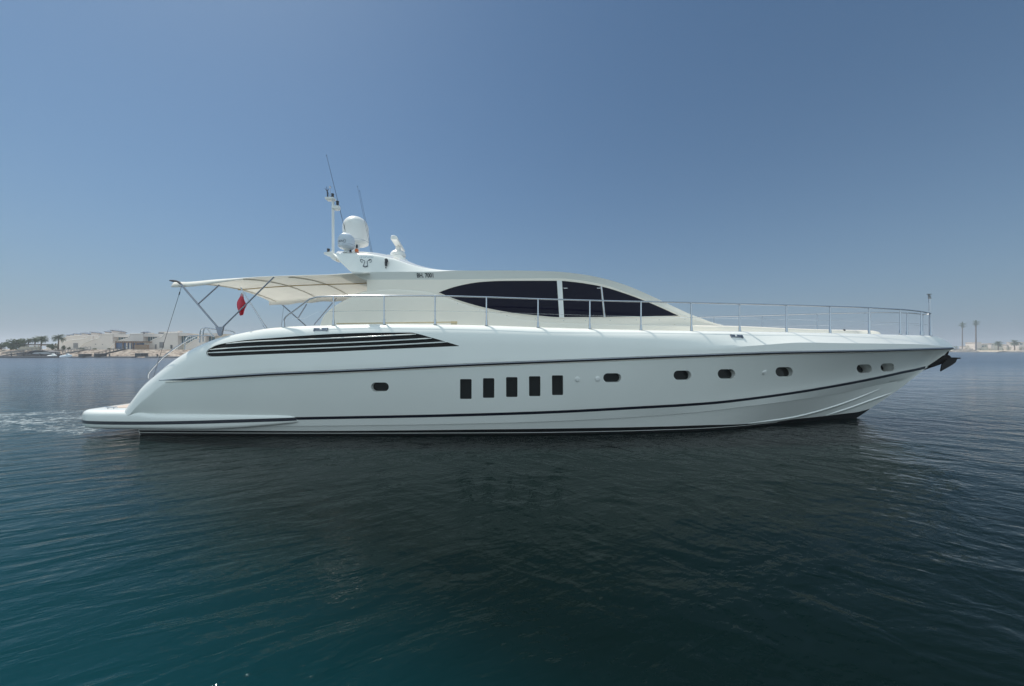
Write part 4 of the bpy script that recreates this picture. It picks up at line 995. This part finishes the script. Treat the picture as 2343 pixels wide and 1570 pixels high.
crate('dark pontoon box under the foot of the dark gangway', 430, 510, 545, 597)
crate('dark sloping pontoon box between the two pale jetties', 1160, 1262, 540, 597)
# moored sports cruiser
bo = thing('moored_motor_boat', 'dark hulled motor boat with grey topsides moored at the long jetty', 'boat', (X_(q5(1330,0)[0], 108.6), 108.6, 0))
bYc = 109.3
def bsec(t): return 1.45 * (1 - t ** 3)
bx0, bx1 = X_(q5(1770,0)[0], bYc), X_(q5(520,0)[0], bYc)
rings = []
for i in range(25):
    t = i / 24; x = lerp(bx0, bx1, t); b = max(.02, bsec(t)); zt_ = 1.05 + .55 * t ** 1.5; zb_ = -.3 + .9 * sstep(.8, 1, t)
    rings.append([Vector((x, bYc - b, zt_)), Vector((x, bYc - b * .93, lerp(zb_, zt_, .5))), Vector((x, bYc - b * .6, zb_)), Vector((x, bYc + b * .6, zb_)), Vector((x, bYc + b * .93, lerp(zb_, zt_, .5))), Vector((x, bYc + b, zt_))])
MB().loft(rings).build('hull', mat('navy gelcoat', (.015, .018, .03), .2), bo, smooth=40)
def bprof(name, pl, hw, m):
    o = [P(*q5(*q), bYc) - Vector((0, hw, 0)) for q in pl]; MB().prism(o, (0, 2 * hw, 0)).build(name, m, bo)
bprof('topside', [(700,715),(900,700),(1500,690),(1740,690),(1740,640),(1560,620),(1250,640),(1180,680)], 1.25, mat('grey gelcoat', (.30, .32, .35), .3))
bprof('windscreen', [(930,690),(1130,600),(1300,600),(1240,660),(1180,685)], 1.15, M_GLASS)
bprof('hard_top', [(1110,600),(1260,575),(1500,570),(1750,625),(1745,640),(1500,590),(1270,600),(1140,612)], 1.2, M_DGREY)
MB().tube([P(*q5(1745,640), bYc), P(*q5(1745,690), bYc)], .08, 6).build('arch_leg', M_DGREY, bo)
MB().tube([P(*q5(1300,575), bYc), P(*q5(1300,440), bYc)], .04, 6).build('mast', M_WHITE, bo)
def jetski(px0, px1, label, c):
    Y = 107.6; x0, x1 = X_(px0, Y), X_(px1, Y); L_ = x1 - x0
    o = thing('jet_ski', label, 'jet ski', ((x0 + x1) / 2, Y, 0))
    rg = []
    for i in range(13):
        t = i / 12; x = lerp(x0, x1, t); b = .58 * (1 - t ** 3.2) + .03; zt_ = .42 + .28 * math.sin(t * 2.4)
        rg.append([Vector((x, Y - b, .35 + .3 * t)), Vector((x, Y - b * .7, -.1 + .5 * t ** 3)), Vector((x, Y + b * .7, -.1 + .5 * t ** 3)), Vector((x, Y + b, .35 + .3 * t)), Vector((x, Y + b * .45, zt_ + .25)), Vector((x, Y - b * .45, zt_ + .25))])
    MB().loft(rg).build('hull', c, o, smooth=40)
    MB().prism([Vector((x0 + L_ * a, Y - .2, z)) for a, z in ((.08, .6), (.12, .98), (.45, .92), (.5, .68))], (0, .4, 0)).build('seat', M_DGREY, o)
    MB().prism([Vector((x0 + L_ * a, Y - .24, z)) for a, z in ((.48, .7), (.52, 1.3), (.60, 1.3), (.82, .8))], (0, .48, 0)).build('console', c, o)
    MB().tube([(x0 + L_ * .52, Y - .45, 1.33), (x0 + L_ * .54, Y, 1.28), (x0 + L_ * .52, Y + .45, 1.33)], .04, 6).build('handlebar', M_DARKMET, o)
jetski(q5(1520,0)[0], q5(1790,0)[0], 'white jet ski moored beside the stern of the dark motor boat', M_WHITE)
jetski(q5(1940,0)[0], q5(2270,0)[0], 'white and dark jet ski nearer the pale jetty', mat('pale blue gelcoat', (.62, .68, .74), .3))

# ------------------------------------------------------------------ RIGHT SHORE
RY, RZ = 319.0, 1.6
slope('sand_beach', 180, 900, RY, RZ, 26, M_SAND, .06, 300)
kind(MB().box((180, RY + 25.5, -2), (900, 640, RZ - .03)).build('right_shore_ground', M_SAND), 'structure')
def q7(x, y): return (2140 + x / 9.8, 700 + y / 9.8)
def rk(label, pts, Y, seed):
    rng = random.Random(seed); f = pchip([q7(*p) for p in pts]); x0, x1 = q7(pts[0][0], 0)[0], q7(pts[-1][0], 0)[0]; rows = []
    for i in range(70):
        px = lerp(x0, x1, i / 69); x = X_(px, Y); zt_ = Z_(f(px), Y); k = .25
        rows.append([Vector((x + rng.uniform(-k, k), Y + yy + rng.uniform(-k, k), z + rng.uniform(-k, k))) for yy, z in ((-4, -.5), (-2.6, zt_ * .35), (-1.2, zt_ * .75), (0, zt_), (2, zt_), (6, -.5))])
    return tag(MB().grid(rows).build('rock_breakwater', M_ROCK), label, 'breakwater')
rk('dark grey rock breakwater in front of the two cell towers', [(300,1022),(420,1012),(560,985),(700,970),(840,975),(900,1010)], 314, 4)
rk('dark rocks along the beach at the right edge', [(1500,1024),(1700,1012),(1850,1015),(2100,985)], 315, 5)
M_TWR = mat('mauve grey tower shaft', (.17, .15, .16), .8)
M_TCR = mat('dull green tower fronds', (.07, .11, .09), .7)
def tower(px, yb, yt0, yt1, wpx, Y, label, seed, sp):
    o = thing('cell_tower', label, 'tower', (X_(px, Y), Y, RZ - .05), 'palm shaped phone masts on the right shore')
    x = X_(px, Y); r = wpx / 2 * Y / F; z1 = Z_(yt0, Y); z2 = Z_(yt1, Y)
    MB().tube([(x, Y, RZ - .05), (x, Y, lerp(RZ, z1, .5)), (x, Y, z1 - 1.5), (x, Y, z1)], [r * 1.12, r, r * .9, r * 1.25], 12).build('shaft', M_TWR, o, smooth=60)
    rng = random.Random(seed); mb = MB()
    for k in range(3): 
        a = k * 2.1; mb.box((x + .7 * r * math.cos(a) - .3, Y + .7 * r * math.sin(a) - .3, z1 + .2), (x + .7 * r * math.cos(a) + .3, Y + .7 * r * math.sin(a) + .3, lerp(z1, z2, .8)))
    mb.tube([(x, Y, z1), (x, Y, z2)], r * .95, 8); mb.build('antenna_panel', M_TCR, o)
    c = MB()
    for _ in range(48):
        az = rng.uniform(0, 6.28); z = rng.uniform(z1 + .2, lerp(z1, z2, .75)); L_ = sp * rng.uniform(.35, 1.0); e = rng.uniform(-.05, .5)
        d = Vector((math.cos(az), math.sin(az), e)); p = Vector((x, Y, z)); pts = [p, p + d * L_ * .5, p + d * L_ - Vector((0, 0, .12 * L_))]
        c.tube(pts, [.12, .12, .04], 4)
    c.build('crown', M_TCR, o)
tower(q7(607,0)[0], 793, q7(0,490)[1], q7(0,355)[1], 1.8, 333, 'shorter palm shaped phone mast with spiky crown', 1, 3.6)
tower(q7(911,0)[0], 795, q7(0,440)[1], q7(0,322)[1], 2.5, 326, 'taller and thicker palm shaped phone mast', 2, 3.3)
def house(label, Y, boxes, wins):
    o = thing('beach_house', label, 'house', (X_(q7(boxes[0][0],0)[0], Y), Y, RZ), 'pale houses along the right shore')
    for i, (x0, x1, y0, y1) in enumerate(boxes):
        a, b = q7(x0, y0), q7(x1, y1); rectp('wall', a[0], b[0], a[1], 802.5, Y + i * .8, 9, M_VIL if i % 2 == 0 else M_VCR, o)
        rectp('parapet', a[0] - .3, b[0] + .3, a[1] - .6, a[1] - .01, Y + i * .8 - .3, 9.6, M_VIL, o)
    for x0, x1, y0, y1 in wins:
        a, b = q7(x0, y0), q7(x1, y1); rectp('window', a[0], b[0], a[1], b[1], Y - .08, .2, M_VGL, o)
house('cream two storey house right behind the taller phone mast', 352, [(935,1035,822,930),(1040,1175,868,940),(1080,1180,850,930)], [(1060,1085,890,925),(1110,1150,890,910)])
house('low pale house left of the nearer beach palm', 356, [(1250,1330,845,930),(1335,1520,872,935)], [(1275,1300,862,880),(1440,1490,890,915)])
house('low pale house between the two beach palms', 358, [(1600,1680,868,940),(1690,1760,885,940)], [(1620,1650,885,905)])
house('pale house with a flat roof at the right edge', 350, [(1880,2200,815,930)], [(1900,1960,840,868),(2000,2060,840,868)])
house('small pale house under the shorter phone mast', 362, [(790,900,905,935)], [(820,845,912,925)])
palm(q7(1412,0)[0], 795, q7(0,800)[1], 338, 'beach palm left of the low pale house', 31, 1.15, 40, 'palms on the right beach', .35, zb=RZ)
palm(q7(1778,0)[0], 795, q7(0,780)[1], 336, 'larger beach palm near the right edge', 32, 1.15, 40, 'palms on the right beach', .38, zb=RZ)
k = 0
for x, y, wpx, lab in ((480,880,9,'green shrub left of the shorter phone mast'),(700,872,13,'wide green shrub between the two phone masts'),(1010,935,10,'low shrub at the foot of the taller phone mast'),(1200,925,14,'low shrub left of the first beach palm'),(1520,905,18,'broad shrub between the two beach palms'),(1650,915,10,'small shrub left of the larger beach palm'),(1920,905,16,'wide shrub at the right edge of the beach')):
    k += 1; bush(q7(x,0)[0], 797, q7(0,y)[1], wpx, 342 + k, lab, 40 + k, name='shrub', n=260, zb=RZ, cat='shrub')
tag(MB().box((X_(q7(400,0)[0], 340), 340, RZ - .1), (X_(q7(850,0)[0], 340), 340.8, RZ + 1.5)).build('sea_wall', M_GREY), 'low grey sea wall behind the rock breakwater', 'wall')

# ------------------------------------------------------------------ sea haze
hzm = bpy.data.materials.new('haze'); hzm.use_nodes = True; hn = hzm.node_tree.nodes
hn.remove(hn['Principled BSDF']); pv = hn.new('ShaderNodeVolumePrincipled')
pv.inputs['Color'].default_value = (.86, .92, 1.0, 1); pv.inputs['Density'].default_value = .0007; pv.inputs['Anisotropy'].default_value = .2
hzm.node_tree.links.new(pv.outputs[0], hn['Material Output'].inputs['Volume'])
kind(MB().box((-1600, -1600, -4), (1600, 1600, 36)).build('haze', hzm), 'stuff')
